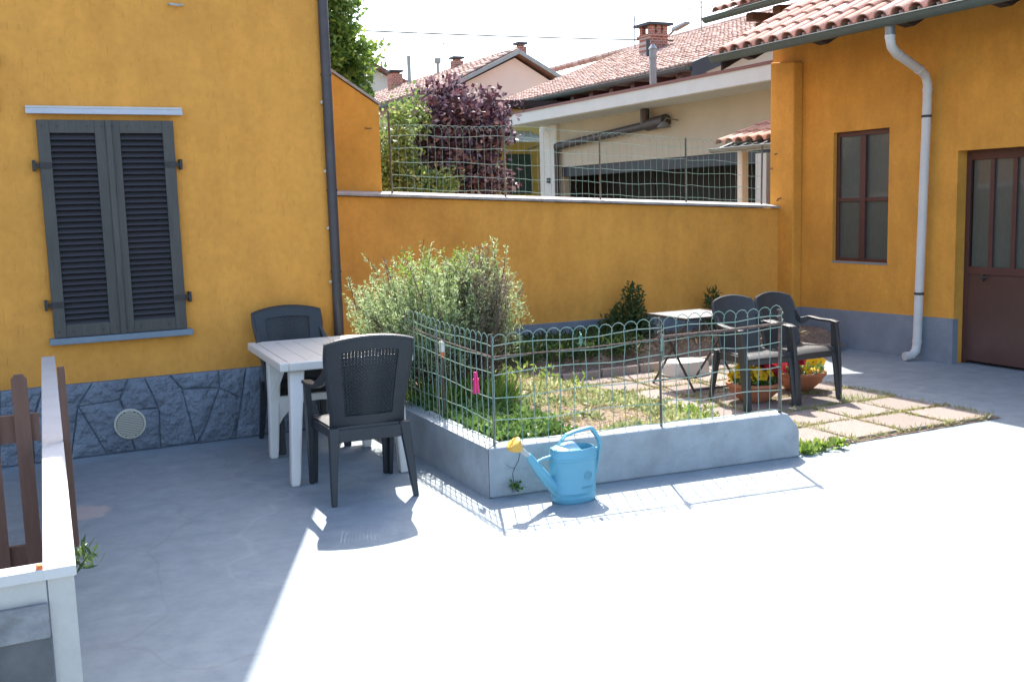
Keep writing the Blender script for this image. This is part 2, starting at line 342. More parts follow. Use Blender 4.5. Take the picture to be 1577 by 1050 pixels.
polys=['T0 T0b K1 B0b B0','T0b T1 N1 B1 B0b K1','N1 B2 B1','N1 N2 M B3 B2','T1 T2 N2 N1','T2 T3 N3 M N2','M N3 B4 B3','T3 T4 N4 B5 B4 N3','T4 T5 N6 N4','N4 N6 Q B5','N6 N5 B6 B5 Q','T5 T6 N5 N6','T6 T7 B7 B6 N5','T7 T9 R1 B9 B7','T9 T8 B8 B9 R1','L0 T0 B0 L1','L2 L0 L4 L3','L0 L1 L3 L4']
def stone(poly):
    pts=[Vector((N[k][0],N[k][1])) for k in poly.split()]; c=sum(pts,Vector((0,0)))/len(pts)
    # resample edges, wobble, inset, raise
    out=[]
    for i,p in enumerate(pts):
        q=pts[(i+1)%len(pts)]
        for k in range(3):
            t=k/3; e=p.lerp(q,t); out.append(e)
    rings=[]
    for ins,dy in ((.0035,0.0),(.006,.007),(.016,.012),(.07,.015)):
        ring=[]
        for i,e in enumerate(out):
            d=(c-e); L=d.length; w_=random.uniform(-.003,.003) if dy else 0
            e2=e+d/L*min(ins+w_,L*.6); z=max(.003,min(.5165,e2.y))
            ring.append((e2.x,7.573-dy-(random.uniform(0,.006) if dy>.015 else 0),z))
        rings.append(ring)
    mb=MB().loft(rings,cap=True)
    return mb
for p in polys: stone(p).build('stone',M['stone_rel'],pl,smooth=True)
# vent
v=thing('x',(0,0,0),None,None); bpy.data.objects.remove(v)
vn=MB(); a=[(.776+.105*math.cos(t),.205+.105*math.sin(t)) for t in np.linspace(0,2*math.pi,33)[:-1]]; a2=[(.776+.092*math.cos(t),.205+.092*math.sin(t)) for t in np.linspace(0,2*math.pi,33)[:-1]]
vn.loft([[(x,7.572,z) for x,z in a],[(x,7.535,z) for x,z in a],[(x,7.532,z) for x,z in a2],[(x,7.54,z) for x,z in a2]],cap=True)
vo=vn.build('vent',M['vent'],LH,smooth=True); tag(vo,'round cream air vent with fine slats')
MB().prism([(x*.985+.776*.015,z*.985+.205*.015) for x,z in a2],'y',7.5392,7.5397).build('vent_gap_shade',M['crack'],vo)  # dark disc standing in for the shade between the slats
for k in range(15):
    z=.205-.084+k*.012; hw=math.sqrt(max(.0001,.088**2-(z-.205)**2)); sl_=MB(); sl_.hexa([(.776-hw,7.5395,z-.002),(.776+hw,7.5395,z-.002),(.776+hw,7.5395,z+.003),(.776-hw,7.5395,z+.003)],[(.776-hw,7.530,z-.005),(.776+hw,7.530,z-.005),(.776+hw,7.533,z-.002),(.776-hw,7.533,z-.002)]); sl_.build('slat',M['vent'],vo)
# window recess shade + shutters
YS=7.6
def shutter(x0,x1,hinge,meet):
    z0,z1=.838,2.275; y0,y1=7.545,7.59; fr=MB(); st=.075
    fr.box(x0,x0+st,y0,y1,z0,z1); fr.box(x1-st,x1,y0,y1,z0,z1); fr.box(x0+st,x1-st,y0+.002,y1,z1-.085,z1); fr.box(x0+st,x1-st,y0+.002,y1,z0,z0+.085)
    if meet: fr.box(x0-.016,x0+.022,y0-.014,y0-.001,z0,z1)
    o=fr.build('shutter',M['shutter'],LH,bevel=.003)
    MB().box(x0+st-.004,x1-st+.004,7.585,7.597,z0+.05,z1-.05).build('shade_panel',M['dark_in'],o)  # near-black sheet standing in for the shade behind the louvres
    n=33; zs=z0+.085; ze=z1-.085
    me=None
    for k in range(n):
        zc=zs+(ze-zs)*(k+.5)/n
        if me is None:
            hx=(x1-x0)/2-st; mb=MB(); mb.hexa([(-hx,-.020,-.022),(hx,-.020,-.022),(hx,-.014,-.026),(-hx,-.014,-.026)],[(-hx,.016,.019),(hx,.016,.019),(hx,.021,.014),(-hx,.021,.014)]); me=mb.mesh('louver',M['louver'])
        l=link('louver',me,M['louver'],o,Vector(((x0+x1)/2,7.567,zc))-wloc(o)); l.rotation_euler=(R(random.uniform(-2,2)),0,0)
    for zc in (1.98,1.06):
        hb=MB(); sx=x0 if hinge<0 else x1
        hb.box(min(sx,sx+hinge*-.07),max(sx,sx+hinge*-.07),y0-.006,y0-.001,zc-.02,zc+.02); hb.box(min(sx,sx+hinge*.045),max(sx,sx+hinge*.045),7.55,7.57,zc-.012,zc+.012); hb.box(sx+hinge*.035-.009,sx+hinge*.035+.009,7.54,7.6,zc-.035,zc+.035); hb.build('hinge',M['iron'],o)
    sc=MB()
    for xx in (x0+.03,x0+.12,x1-.12,x1-.03):
        for zz in (z0+.04,z1-.04): sc.box(xx-.005,xx+.005,y0-.003,y0+.001,zz-.005,zz+.005)
    sc.build('screw_heads',M['iron'],o)
shutter(.345,.772,-1,False); shutter(.780,1.205,1,True)
MB().box(.312,1.24,7.505,7.599,.795,.835).build('window_sill',M['sill'],LH,bevel=.004)
s=MB(); s.prism([(7.599,2.365),(7.555,2.35),(7.535,2.315),(7.545,2.312),(7.57,2.33),(7.599,2.335)],'x',.287,1.272); o=s.build('drip_rail',M['alu'],LH); 
s=MB(); s.box(.287,1.272,7.556,7.5985,2.352,2.366)
for x in (.39,.78,1.16): s.box(x-.006,x+.006,7.552,7.5565,2.34,2.352)
s.build('rail_lip',M['white_slab'],o)
# small fixtures high on the wall
s=MB(); s.box(.03,.155,7.54,7.599,2.60,2.70); tag(s.build('junction_box',M['sill'],LH,bevel=.01),'small grey box at the upper left edge of the wall')
s=MB(); s.tube([(.10,7.58,2.60),(.115,7.58,2.50),(.12,7.58,2.36),(.13,7.59,2.33)],.012); s.build('cable_pipe',M['ochre_rustic'],LH)
s=MB().tube([(1.24,7.6,3.06),(1.24,7.55,3.055),(1.29,7.545,3.05),(1.33,7.59,3.06)],.008); s.build('hook',M['cream_render'],LH)
# dark drainpipe on the corner
dp=MB().tube([(2.313,7.563,0.0),(2.313,7.563,5.9)],.037,16).build('downpipe',M['pipe_dark'],LH,smooth=True)
for z in (2.62,1.78,1.18,.62): MB().tube([(2.313,7.563,z-.008),(2.313,7.563,z+.008)],.042,16).build('pipe_collar',M['pipe_dark'],dp,smooth=True)
for z in (2.42,1.92,1.5,1.1): MB().tube([(2.27,7.59,z),(2.315,7.55,z+.015)],[.011,.014],6).build('pipe_bracket',M['vent'],dp)
# ================================================================= BACK WALL
YB=9.3
def zc(x): return 1.825-(x-2.87)*(.252/5.09)
BW=thing('boundary_wall',(2.3,YB,0),'ochre garden wall with a weathered grey coping behind the flower bed','garden wall')
s=MB(); x0,x1=2.0,8.1
s.hexa([(x0,YB,0),(x1,YB,0),(x1,YB+.25,0),(x0,YB+.25,0)],[(x0,YB,zc(x0)-.068),(x1,YB,zc(x1)-.068),(x1,YB+.25,zc(x1)-.055),(x0,YB+.25,zc(x0)-.055)]); s.build('wall',M['ochre_old'],BW)
s=MB(); s.hexa([(x0,YB-.018,0),(x1,YB-.018,0),(x1,YB-.001,0),(x0,YB-.001,0)],[(x0,YB-.018,.44),(x1,YB-.018,.395),(x1,YB-.001,.40),(x0,YB-.001,.445)]); s.build('plinth',M['plinth'],BW)
edges=[2.0,3.38,4.2,5.0,5.8,6.6,7.4,8.06]
for a,b in zip(edges,edges[1:]):
    s=MB(); j=random.uniform(-.006,.006); a2=a+.003; b2=b-.003
    s.hexa([(a2,YB-.05+j,zc(a)-.062),(b2,YB-.05+j,zc(b)-.062),(b2,YB+.30,zc(b)-.052),(a2,YB+.30,zc(a)-.052)],[(a2,YB-.05+j,zc(a)-.036),(b2,YB-.05+j,zc(b)-.036),(b2,YB+.30,zc(b)),(a2,YB+.30,zc(a))]); s.build('coping_slab',M['coping'],BW,bevel=.006)
GW=thing('gable_wall',(2.9,9.45,0),'ochre end wall with a sloping top beside the dark drainpipe','wall')
s=MB(); s.prism([(2.0,0),(3.42,0),(3.42,2.60),(2.93,2.915),(2.0,3.52)],'y',9.56,9.86); s.build('wall',M['ochre'],GW)
s=MB(); s.prism([(3.435,2.605),(3.435,2.63),(2.93,2.955),(1.98,3.565),(1.98,3.535)],'y',9.545,9.875); s.build('wall_cap',M['coping'],GW)
s=MB().tube([(3.28,9.56,2.39),(3.28,9.52,2.385),(3.32,9.5,2.385)],.006,6); s.build('hook',M['rust'],GW)
# fence on the wall
def netting(mb,p0,p1,zb0,zb1,zt0,zt1,sp,rows,r,arc=1.2,wob=.004,zig=None):
    p0=Vector(p0); p1=Vector(p1); L=(p1-p0).length; n=int(L/sp); d=(p1-p0).normalized(); side=Vector((-d.y,d.x,0))
    sag=lambda t:math.sin(t*math.pi*2.3)*.006
    for i in range(n+1):
        t=i/n; q=p0.lerp(p1,t); zb=zb0+(zb1-zb0)*t; zt=zt0+(zt1-zt0)*t; pts=[]
        for k in range(7):
            h=k/6; pts.append((q.x+random.uniform(-wob,wob),q.y+random.uniform(-wob,wob),zb+(zt-zb)*h*.93+sag(t)*h))
        mb.tube(pts,r,4,False)
        if i<n:
            a=[]
            w_=L/n*arc
            for k in range(7):
                ang=math.pi*k/6; x=q+d*(w_/2*(1-math.cos(ang))); zz=zb+(zt-zb)*.93+(zt-zb)*.07*math.sin(ang)+sag(t)
                a.append((x.x+side.x*.003,x.y+side.y*.003,zz+random.uniform(-.002,.002)))
            mb.tube(a,r,4,False)
    for h in rows:
        pts=[]
        for k in range(n*1+1):
            t=k/n; q=p0.lerp(p1,t); zb=zb0+(zb1-zb0)*t; zt=zt0+(zt1-zt0)*t
            pts.append((q.x+random.uniform(-.003,.003),q.y+random.uniform(-.003,.003),zb+(zt-zb)*h+random.uniform(-.0025,.0025)+.008*math.sin(t*9+h*7)))
        mb.tube(pts,r*1.1,4,False)
UF=thing('wire_fence',(5.6,9.42,1.6),'green wire mesh fence with thin posts standing on top of the ochre garden wall','fence')
YF=9.42
posts=[(3.47,2.54),(4.67,2.38),(5.78,2.34),(6.88,2.30),(7.93,2.22)]
for x,z in posts: MB().tube([(x,YF,zc(x)-.06),(x+random.uniform(-.01,.01),YF,z)],.010,6).build('post',M['rust'],UF)
s=MB()
zt=lambda x: (2.40 if x<4.67 else 2.40-(x-4.67)*.052)
for (a,_),(b,_) in zip(posts,posts[1:]): netting(s,(a,YF-.012,0),(b,YF-.012,0),zc(a)+.0,zc(b)+.0,zt(a)+.01,zt(b)+.01,.074,[.04,.24,.45,.66,.84],.0020,1.9)
s.build('wire_mesh',M['wire'],UF,kind='stuff')
# ================================================================= WORKSHOP ON THE RIGHT
XR=8.2
WS=thing('workshop_building',(XR,6.5,0),'ochre single-storey outbuilding with red-brown window and door under a tiled roof','building')
# front wall around the openings: window y 7.80-8.57 z .93-2.30, door y 5.35-6.95 z 0-2.02
s=MB(); T=.25
def bx(y0,y1,z0,z1): s.box(XR,XR+T,y0,y1,z0,z1)
wy0,wy1,wz0,wz1=7.795,8.572,.932,2.298; dy0,dy1,dz1=5.42,6.955,2.018
ys=[-2,dy0,dy1,wy0,wy1,9.55]; zs_=[0,wz0,dz1,wz1,3.42]
open_=lambda ya,za:(ya==wy0 and wz0<=za<wz1) or (ya==dy0 and za<dz1)
vid={}
vs_=[];fs_=[]
def V_(x,y,z):
    k=(round(x,4),round(y,4),round(z,4))
    if k not in vid: vid[k]=len(vs_); vs_.append(k)
    return vid[k]
for a,b in zip(ys,ys[1:]):
    for c,d in zip(zs_,zs_[1:]):
        if open_(a,c): continue
        fs_.append((V_(XR,a,c),V_(XR,a,d),V_(XR,b,d),V_(XR,b,c)))
def reveal(y0,y1,z0,z1,bot):
    X2=XR+.22
    fs_.append((V_(XR,y0,z0),V_(XR,y0,z1),V_(X2,y0,z1),V_(X2,y0,z0))); fs_.append((V_(XR,y1,z0),V_(XR,y1,z1),V_(X2,y1,z1),V_(X2,y1,z0))); fs_.append((V_(XR,y0,z1),V_(XR,y1,z1),V_(X2,y1,z1),V_(X2,y0,z1)))
    if bot: fs_.append((V_(XR,y0,z0),V_(XR,y1,z0),V_(X2,y1,z0),V_(X2,y0,z0)))
reveal(wy0,wy1,wz0,wz1,True); reveal(dy0,dy1,0,dz1,False)
s.v=list(vs_); s.f=list(fs_)
wl=link('wall',s.mesh('wall',M['ochre'],off=wloc(WS)),M['ochre'],WS)
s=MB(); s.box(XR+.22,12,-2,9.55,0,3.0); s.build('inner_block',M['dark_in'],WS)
s=MB(); s.prism([(XR+.0,3.42),(12,3.42),(12,4.9),(XR,3.45)],'y',9.35,9.55); s.prism([(XR+.22,0),(12,0),(12,3.42),(XR+.22,3.42)],'y',9.552,9.60); s.build('end_wall',M['ochre'],WS)
# plinth band pieces, proud of the wall
for a,b in ((6.958,9.05),(-2,5.415)):
    s=MB(); s.hexa([(XR-.012,a,0),(XR-.001,a,0),(XR-.001,b,0),(XR-.012,b,0)],[(XR-.012,a,.43),(XR-.001,a,.434),(XR-.001,b,.392),(XR-.012,b,.388)]); s.build('plinth',M['plinth'],WS)
s=MB(); s.box(XR-.012,XR+.06,6.951,6.9575,0,.43); s.build('plinth',M['plinth'],WS)
s=MB(); s.hexa([(8.07,9.05,0),(8.199,9.05,0),(8.199,9.44,0),(8.07,9.44,0)],[(8.07,9.05,3.10),(8.199,9.05,3.10),(8.199,9.44,3.14),(8.07,9.44,3.14)]); s.build('pillar',M['ochre'],WS,bevel=.015)
s=MB(); s.box(8.058,8.069,9.045,9.28,0,.39); s.box(8.058,8.186,9.037,9.049,0,.39); s.build('plinth',M['plinth'],WS)
for (y,z,l) in ((9.32,2.12,.04),(9.40,1.96,.03),(9.25,1.62,.05),(9.30,1.60,.02)): MB().tube([(8.07,y,z),(8.07-l,y,z-.01)],.007,6).build('iron_stub',M['rust'],WS)
# window
wd=MB(); X0=XR+.045; X1=XR+.085
f_=.045
wd.box(X0,X1,wy0,wy0+f_,wz0,wz1); wd.box(X0,X1,wy1-f_,wy1,wz0,wz1); wd.box(X0,X1,wy0+f_,wy1-f_,wz1-.05,wz1); wd.box(X0,X1,wy0+f_,wy1-f_,wz0,wz0+.035)
ym=(wy0+wy1)/2; wd.box(X0-.012,X1,ym-.04,ym+.04,wz0+.035,wz1-.05)
for a,b in ((wy0+f_,ym-.04),(ym+.04,wy1-f_)): wd.box(X0-.003,X1,a,b,1.565,1.605)
wo=wd.build('window',M['frame_brown'],WS,bevel=.003)
for a,b in ((wy0+f_,ym-.04),(ym+.04,wy1-f_)):
    for c,d in ((wz0+.035,1.565),(1.605,wz1-.05)): MB().box(X0+.02,X0+.026,a,b,c,d).build('pane',M['pane'],wo)
MB().box(XR-.006,XR+.043,wy0-.004,wy1+.004,wz0-.02,wz0-.0005).build('sill',M['sill'],wo)
# door
X0=XR+.12; X1=XR+.16; dd=MB()
dd.box(X0,X1,dy1-.05,dy1-.001,.0,dz1-.001); dd.box(X0,X1,dy0+.001,dy0+.05,0,dz1-.001); dd.box(X0,X1,dy0+.05,dy1-.05,dz1-.09,dz1-.001); dd.box(X0-.006,X1,dy0+.05,dy1-.05,.86,.93)
n=6; w_=(dy1-dy0-.1)/n
for k in range(1,n): dd.box(X0-.003,X1,dy0+.05+k*w_-.022,dy0+.05+k*w_+.022,.93,dz1-.09)
do=dd.build('door',M['frame_brown'],WS,bevel=.003)
for k in range(n): MB().box(X0+.02,X0+.026,dy0+.05+k*w_+.022,dy0+.05+(k+1)*w_-.022,.93,dz1-.09).build('pane',M['pane'],do)
MB().box(X0+.006,X0+.03,dy0+.05,dy1-.05,.03,.86).build('lower_panel',M['door_brown'],do,bevel=.002)
s=MB(); s.box(X0-.02,X0+.005,6.72,6.74,.80,.86); s.tube([(X0-.02,6.73,.84),(X0-.05,6.73,.84),(X0-.05,6.65,.84)],.008,6); s.build('handle',M['iron'],do)
# roof: slope from eave
EX,EZ=7.42,3.19; SL=math.atan(.5); cs,sn=math.cos(SL),math.sin(SL)
RF=MB(); ry0,ry1=-1.0,9.5
RF.hexa([(EX,ry0,EZ-.03),(12,ry0,EZ-.03+(12-EX)*.5),(12,ry1,EZ-.03+(12-EX)*.5),(EX,ry1,EZ-.03)],[(EX,ry0,EZ-.005),(12,ry0,EZ-.005+(12-EX)*.5),(12,ry1,EZ-.005+(12-EX)*.5),(EX,ry1,EZ-.005)])
ro=RF.build('roof',M['wood_dark'],WS)
def coppo_mesh(name,L,w0,w1,hh,m,inv=False,seg=7,th=.012):
    rings=[]
    for y,w_ in ((0,w0),(L,w1)):
        r=[]
        for rr_ in (1,-1):
            for k in range(seg+1):
                a=math.pi*(k/seg if rr_==1 else 1-k/seg); W=w_/2-(0 if rr_==1 else th); H=hh-(0 if rr_==1 else th)
                r.append(Vector((y,W*math.cos(a),(H*math.sin(a))*(-1 if inv else 1))))
        rings.append(r)
    return MB().loft(rings).mesh(name,m,True)
cm=coppo_mesh('tile',.43,.175,.14,.072,M['tile'])
pitchY=.205; rowL=.335
ch=MB()
cnt=0
ncol=int((ry1-3.3)/pitchY)
for c in range(ncol+1):
    yy=ry1-.08-c*pitchY
    for r in range(9):
        sx=r*rowL-.03
        o=link('tile',cm,M['tile'],ro,Vector((EX+sx*cs,yy+random.uniform(-.008,.008),EZ+sx*sn+.045+.0))-wloc(ro))
        o.rotation_euler=(R(random.uniform(-1.5,1.5)),-SL+R(3.2)+R(random.uniform(-.8,.8)),R(random.uniform(-1.2,1.2))); cnt+=1
for c in range(ncol+2):
    yy=ry1+.02-c*pitchY
    for r in range(9):
        sx=r*rowL-.06; rings=[]
        for t,wv,dz in ((0,.14,0.014),(.40,.17,0)):
            ring=[]
            for k in range(6):
                a=math.pi+math.pi*k/5; X=EX+(sx+t)*cs; Z=EZ+(sx+t)*sn+.058+dz
                ring.append((X,yy+wv/2*math.cos(a),Z+.05*math.sin(a)))
            rings.append(ring)
        n0=len(ch.v); ch.v+=rings[0]+rings[1]; ch.f+=[(n0+k,n0+k+1,n0+7+k,n0+6+k) for k in range(5)]
o=link('channel_tiles',ch.mesh('channel_tiles',M['tile'],True,wloc(ro)),M['tile'],ro); o['kind']='stuff'
# rest of the roof above the eighth row stays out of view: simple tiled sheet
s=MB(); x_=EX+9*rowL*cs; z_=EZ+9*rowL*sn+.02; s.hexa([(x_,ry0,z_),(12,ry0,z_+(12-x_)*.5),(12,ry1,z_+(12-x_)*.5),(x_,ry1,z_)],[(x_,ry0,z_+.07),(12,ry0,z_+.07+(12-x_)*.5),(12,ry1,z_+.07+(12-x_)*.5),(x_,ry1,z_+.07)]); s.build('upper_tiles',M['tile_channel'],ro)
s=MB(); s.box(EX-.05,EX+1.2,-1,3.2,EZ+.0,EZ+.05); 
# verge tiles edge: board under
s=MB(); s.hexa([(EX,9.47,EZ-.15),(12,9.47,EZ-.15+2.29),(12,9.5,EZ-.15+2.29),(EX,9.5,EZ-.15)],[(EX,9.47,EZ-.032),(12,9.47,EZ-.032+2.29),(12,9.5,EZ-.032+2.29),(EX,9.5,EZ-.032)]); s.build('verge_board',M['wood_dark'],ro)
# gutter: half round
def gutter(parent,x,y0,y1,z,r=.065,m='gutter_green',name='gutter'):
    mb=MB(); rings=[]
    for yy in (y0,y1):
        out=[(x+r*math.cos(a),yy,z+r*math.sin(a)) for a in np.linspace(math.pi,2*math.pi,9)]; inn=[(x+(r-.006)*math.cos(a),yy,z+(r-.006)*math.sin(a)) for a in np.linspace(2*math.pi,math.pi,9)]
        rings.append(out+inn)
    mb.loft(rings); mb.tube([(x-r,y0,z),(x-r,y1,z)],.009,6)
    for yy in (y0,y1): mb.add([(x,yy,z)]+[(x+r*math.cos(a),yy,z+r*math.sin(a)) for a in np.linspace(math.pi,2*math.pi,9)],[(0,k+1,k+2) for k in range(8)])
    return mb.build(name,M[m],parent,smooth=True)
gutter(WS,EX-.055,-1,9.56,EZ+.0,.068)
# rafters poking out below the eave
for yy in (9.25,8.15,7.06,6.05,4.95,3.85):
    s=MB(); x0,x1=EX+.10,XR+.02
    s.prism([(x0+.0,EZ+.018),(x1+.15,EZ+(x1+.15-EX)*.5-.033),(x1+.15,EZ-.11+(x1+.15-EX)*.5-.05),(x0+.13,EZ-.055),(x0,EZ-.03)],'y',yy-.06,yy+.06)
    for i in range(len(s.v)): pass
    s.build('rafter',M['wood_dark'],WS,bevel=.006)
# white downpipe
dp=MB(); py=7.42
pts=[(7.40,7.06,3.13),(7.40,7.05,3.02),(7.42,7.05,2.95),(7.50,7.07,2.90),(7.98,7.22,2.78),(8.07,7.245,2.74),(8.11,7.25,2.66),(8.11,7.25,2.5),(8.11,7.28,1.2),(8.115,7.31,.16),(8.10,7.31,.09),(8.05,7.315,.05),(7.97,7.33,.045)]
o=dp.tube(pts,.043,16).build('white_downpipe',M['pipe_white'],WS,smooth=True)
for z in (2.36,.66): MB().tube([(8.112,7.255 if z>1 else 7.295,z-.012),(8.112,7.255 if z>1 else 7.295,z+.012)],.047,16).build('pipe_clamp',M['iron'],o,smooth=True)
for a,b in (((7.40,7.05,3.05),(7.40,7.05,3.02)),((7.52,7.076,2.895),(7.55,7.085,2.888)),((7.93,7.205,2.79),(7.96,7.214,2.785)),((8.11,7.25,2.62),(8.11,7.25,2.59)),((8.115,7.309,.20),(8.115,7.309,.17))): MB().tube([a,b],.047,16).build('pipe_collar',M['pipe_white'],o,smooth=True)
MB().tube([(7.40,7.06,3.20),(7.40,7.05,3.05)],.046,16).build('pipe_outlet',M['zinc'],o,smooth=True)
# ================================================================= PLANTER WALL
PW=thing('planter_wall',(2.42,5.15,0),'low grey painted concrete kerb wall round the flower bed','low wall')
def pfront(x): return 5.165-(x-2.40)*.092
s=MB(); ht=.29; t_=.13
fx=[2.405,3.1,3.9,4.28]
pe=[(2.405,0),(4.505,0),(4.50,.17),(4.485,.205),(4.415,.283),(4.395,ht),(2.405,ht)]
s.hexa([(x,pfront(x),z) for x,z in pe],[(x+(t_ if x<3 else .02),pfront(x)+t_,z) for x,z in pe])
fo=s.build('front_wall',M['planter'],PW,bevel=.012)
s=MB(); s.hexa([(2.405,pfront(2.405)+.002,0),(2.405+t_,pfront(2.405)+t_+.001,0),(2.405+t_+.04,7.35,0),(2.44,7.35,0)],[(2.405,pfront(2.405)+.002,ht-.001),(2.405+t_,pfront(2.405)+t_+.001,ht-.001),(2.405+t_+.04,7.35,ht-.001),(2.44,7.35,ht-.001)])
# keep the side wall from sharing the front wall's faces
s.v=[(v[0]-.0,v[1],v[2]) for v in s.v]
s.build('side_wall',M['planter'],PW)
# crack in front wall with a weed
def ribbon_crack(pts,wd,y_of,parent):
    mb=MB()
    for (a,b) in zip(pts,pts[1:]):
        dx,dz=b[0]-a[0],b[1]-a[1]; l=math.hypot(dx,dz); nx,nz=-dz/l*wd/2,dx/l*wd/2
        mb.add([(a[0]-nx,y_of(a[0]),a[1]-nz),(a[0]+nx,y_of(a[0]),a[1]+nz),(b[0]+nx,y_of(b[0]),b[1]+nz),(b[0]-nx,y_of(b[0]),b[1]-nz)],[(0,1,2,3)])
    return mb.build('crack',M['crack'],parent)
ribbon_crack([(2.615,.285),(2.60,.255),(2.585,.20),(2.56,.16),(2.548,.13),(2.552,.09),(2.545,.02)],.0035,lambda x:pfront(x)-.0015,fo)
ribbon_crack([(2.56,.16),(2.53,.17),(2.51,.19)],.002,lambda x:pfront(x)-.0015,fo)
# ================================================================= GARDEN SOIL AND PAVING
def soil_z(x,y):
    f=min(1,max(0,(x-3.7)/.9)); base=.225*(1-f*f*(3-2*f))+.012
    b=min(1,max(0,(y-8.15)/.35)); base=base*(1-b)+(.20)*b
    if y>7.5 and y<8.15: base=min(base,.10*(1-f)+.012) if x>3.2 else base
    return base
nx,ny=90,84; gx=np.linspace(2.47,8.05,nx); gy=np.linspace(5.0,9.29,ny)
vs_=[];fs_=[]
for j,yy in enumerate(gy):
    for i,xx in enumerate(gx):
        yv=max(yy,pfront(xx)+.06) if xx<4.36 else yy
        z=soil_z(xx,yv)+random.uniform(-.006,.014)
        if xx>4.5 and yv<8.15: z=.004+random.uniform(0,.004)
        vs_.append((xx,yv,z))
for j in range(ny-1):
    for i in range(nx-1):
        xm=(gx[i]+gx[i+1])/2; ym_=(gy[j]+gy[j+1])/2
        if xm>6.47 and ym_<8.2: continue
        if xm>4.52 and ym_<5.06: continue
        fs_.append((j*nx+i,j*nx+i+1,(j+1)*nx+i+1,(j+1)*nx+i))
s=MB(); s.v=vs_; s.f=fs_; tag(s.build('garden_soil',M['soil']),kind='structure')
# stepping slabs
pv=MB(); pv.add([(4.5,5.07,.009),(6.42,5.08,.009),(6.42,8.15,.009),(4.5,8.15,.009)],[(0,1,2,3)])
po=tag(pv.build('paving',M['soil']),kind='structure')
sm=[]
for k in range(3):
    mb=MB(); q=.214; a=[(-q,-q),(q-random.uniform(0,.015),-q),(q,q-random.uniform(0,.02)),(-q+random.uniform(0,.02),q)]
    mb.hexa([(x,y,-.02) for x,y in a],[(x,y,.022) for x,y in a]); sm.append(mb.mesh('slab',M['slab']))
slabs=[]
for r in range(7):
    for c in range(5):
        cx=6.20-c*.452+(r%2)*.02; cy=5.30+r*.462
        if r==0 and c==4: continue
        if cy>8.1: continue
        slabs.append((cx,cy))
        o=link('slab',sm[(r*3+c)%3],M['slab'],po,(cx+random.uniform(-.012,.012),cy+random.uniform(-.012,.012),.004+random.uniform(-.003,.004))); o.rotation_euler=(R(random.uniform(-.5,.5)),R(random.uniform(-.5,.5)),R(random.uniform(-2.5,2.5)+90*random.randint(0,3)))
# back path strip and edging kerb
s=MB()
for a,b in zip(np.linspace(3.15,4.38,4),np.linspace(3.15,4.38,4)[1:]): s=MB().box(a+.004,b-.004,7.58,8.08,.0,.105+random.uniform(-.006,.006)); tag(s.build('path_slab',M['path'],po,bevel=.008))
KB=tag(MB().hexa([(3.05,5.42,.1),(3.12,5.42,.1),(3.225,6.95,.1),(3.155,6.95,.1)],[(3.055,5.42,.262),(3.115,5.42,.262),(3.22,6.95,.262),(3.16,6.95,.262)]).build('edging_kerb',M['planter_top'],None,bevel=.008),'thin pale concrete edging strip running through the flower bed','kerb')
s=MB(); 
for a in np.arange(3.3,7.9,.42): 
    b=min(a+.40,7.95); zz=soil_z(a,8.2); tag(MB().box(a,b,8.12,8.18,.0,.11+random.uniform(-.02,.02)).build('edging_stone',M['path'],po,bevel=.012))
# ================================================================= PLANTER FENCE
PF=thing('garden_fence',(2.46,5.2,.29),'low sagging green wire netting with rusty rods round the flower bed','fence')
def zz_(x): return pfront(x)+.045
pp=[((2.465,pfront(2.465)+.05),.93),((3.535,zz_(3.535)),.955),((4.385,zz_(4.385)),.945)]
for (x,y),z in pp:
    rr=.0065 if x<4.3 else .012
    MB().tube([(x,y,.2 if x<4.3 else .05),(x+random.uniform(-.01,.01),y,z)],rr,8).build('post',M['rust'],PF)
for (a,za),(b,zb) in (((pp[0][0],.80),(pp[1][0],.825)),((pp[1][0],.835),(pp[2][0],.86))):
    MB().tube([(a[0]-.02,a[1]-.012,za),((a[0]+b[0])/2,(a[1]+b[1])/2-.012,(za+zb)/2-.006),(b[0]+.02,b[1]-.012,zb)],.0045 if a[0]<3 else .009,8).build('rail',M['rust'],PF)
MB().tube([(2.46,5.15,.80),(2.47,5.9,.815),(2.50,6.9,.86)],.0045,6).build('rail',M['rust'],PF)
MB().tube([(2.485,6.05,.25),(2.485,6.05,.90)],.0045,6).build('post',M['zinc'],PF)
MB().tube([(2.50,6.95,.25),(2.50,6.95,.92)],.009,6).build('post',M['rust'],PF)
s=MB(); rows=[.05,.24,.45,.66,.79,.90]
netting(s,(2.465,pp[0][0][1]-.012,0),(3.535,pp[1][0][1]-.012,0),.275,.275,.925,.955,.077,rows,.0026,1.1)
netting(s,(3.55,pp[1][0][1]-.012,0),(4.385,pp[2][0][1]-.012,0),.275,.275,.955,.975,.077,rows,.0026,1.1)
netting(s,(2.50,6.95,0),(2.465,5.19,0),.275,.275,.96,.92,.077,rows,.0026,1.1)
for c in ((4.385,pp[2][0][1],.90),(3.535,pp[1][0][1],.86)):      # twisted wire ends round the posts
    pts=[(c[0]+.018*math.cos(t)+random.uniform(-.004,.004),c[1]+.018*math.sin(t),c[2]-.06+t*.007) for t in np.linspace(0,16,40)]; s.tube(pts,.0022,4,False)
s.build('wire_mesh',M['wire'],PF,kind='stuff')
for (x,z) in ((3.53,.80),(3.0,.86)):
    s=MB(); 
    for k in range(7): s.tube([(x+random.uniform(-.01,.01),zz_(x)-.02+random.uniform(-.01,.01),z+random.uniform(-.05,.05)) for _ in range(4)],.0035,4)
    s.build('green_tie',M['fence_tie'] if 'fence_tie' in M else M['wire'],PF)
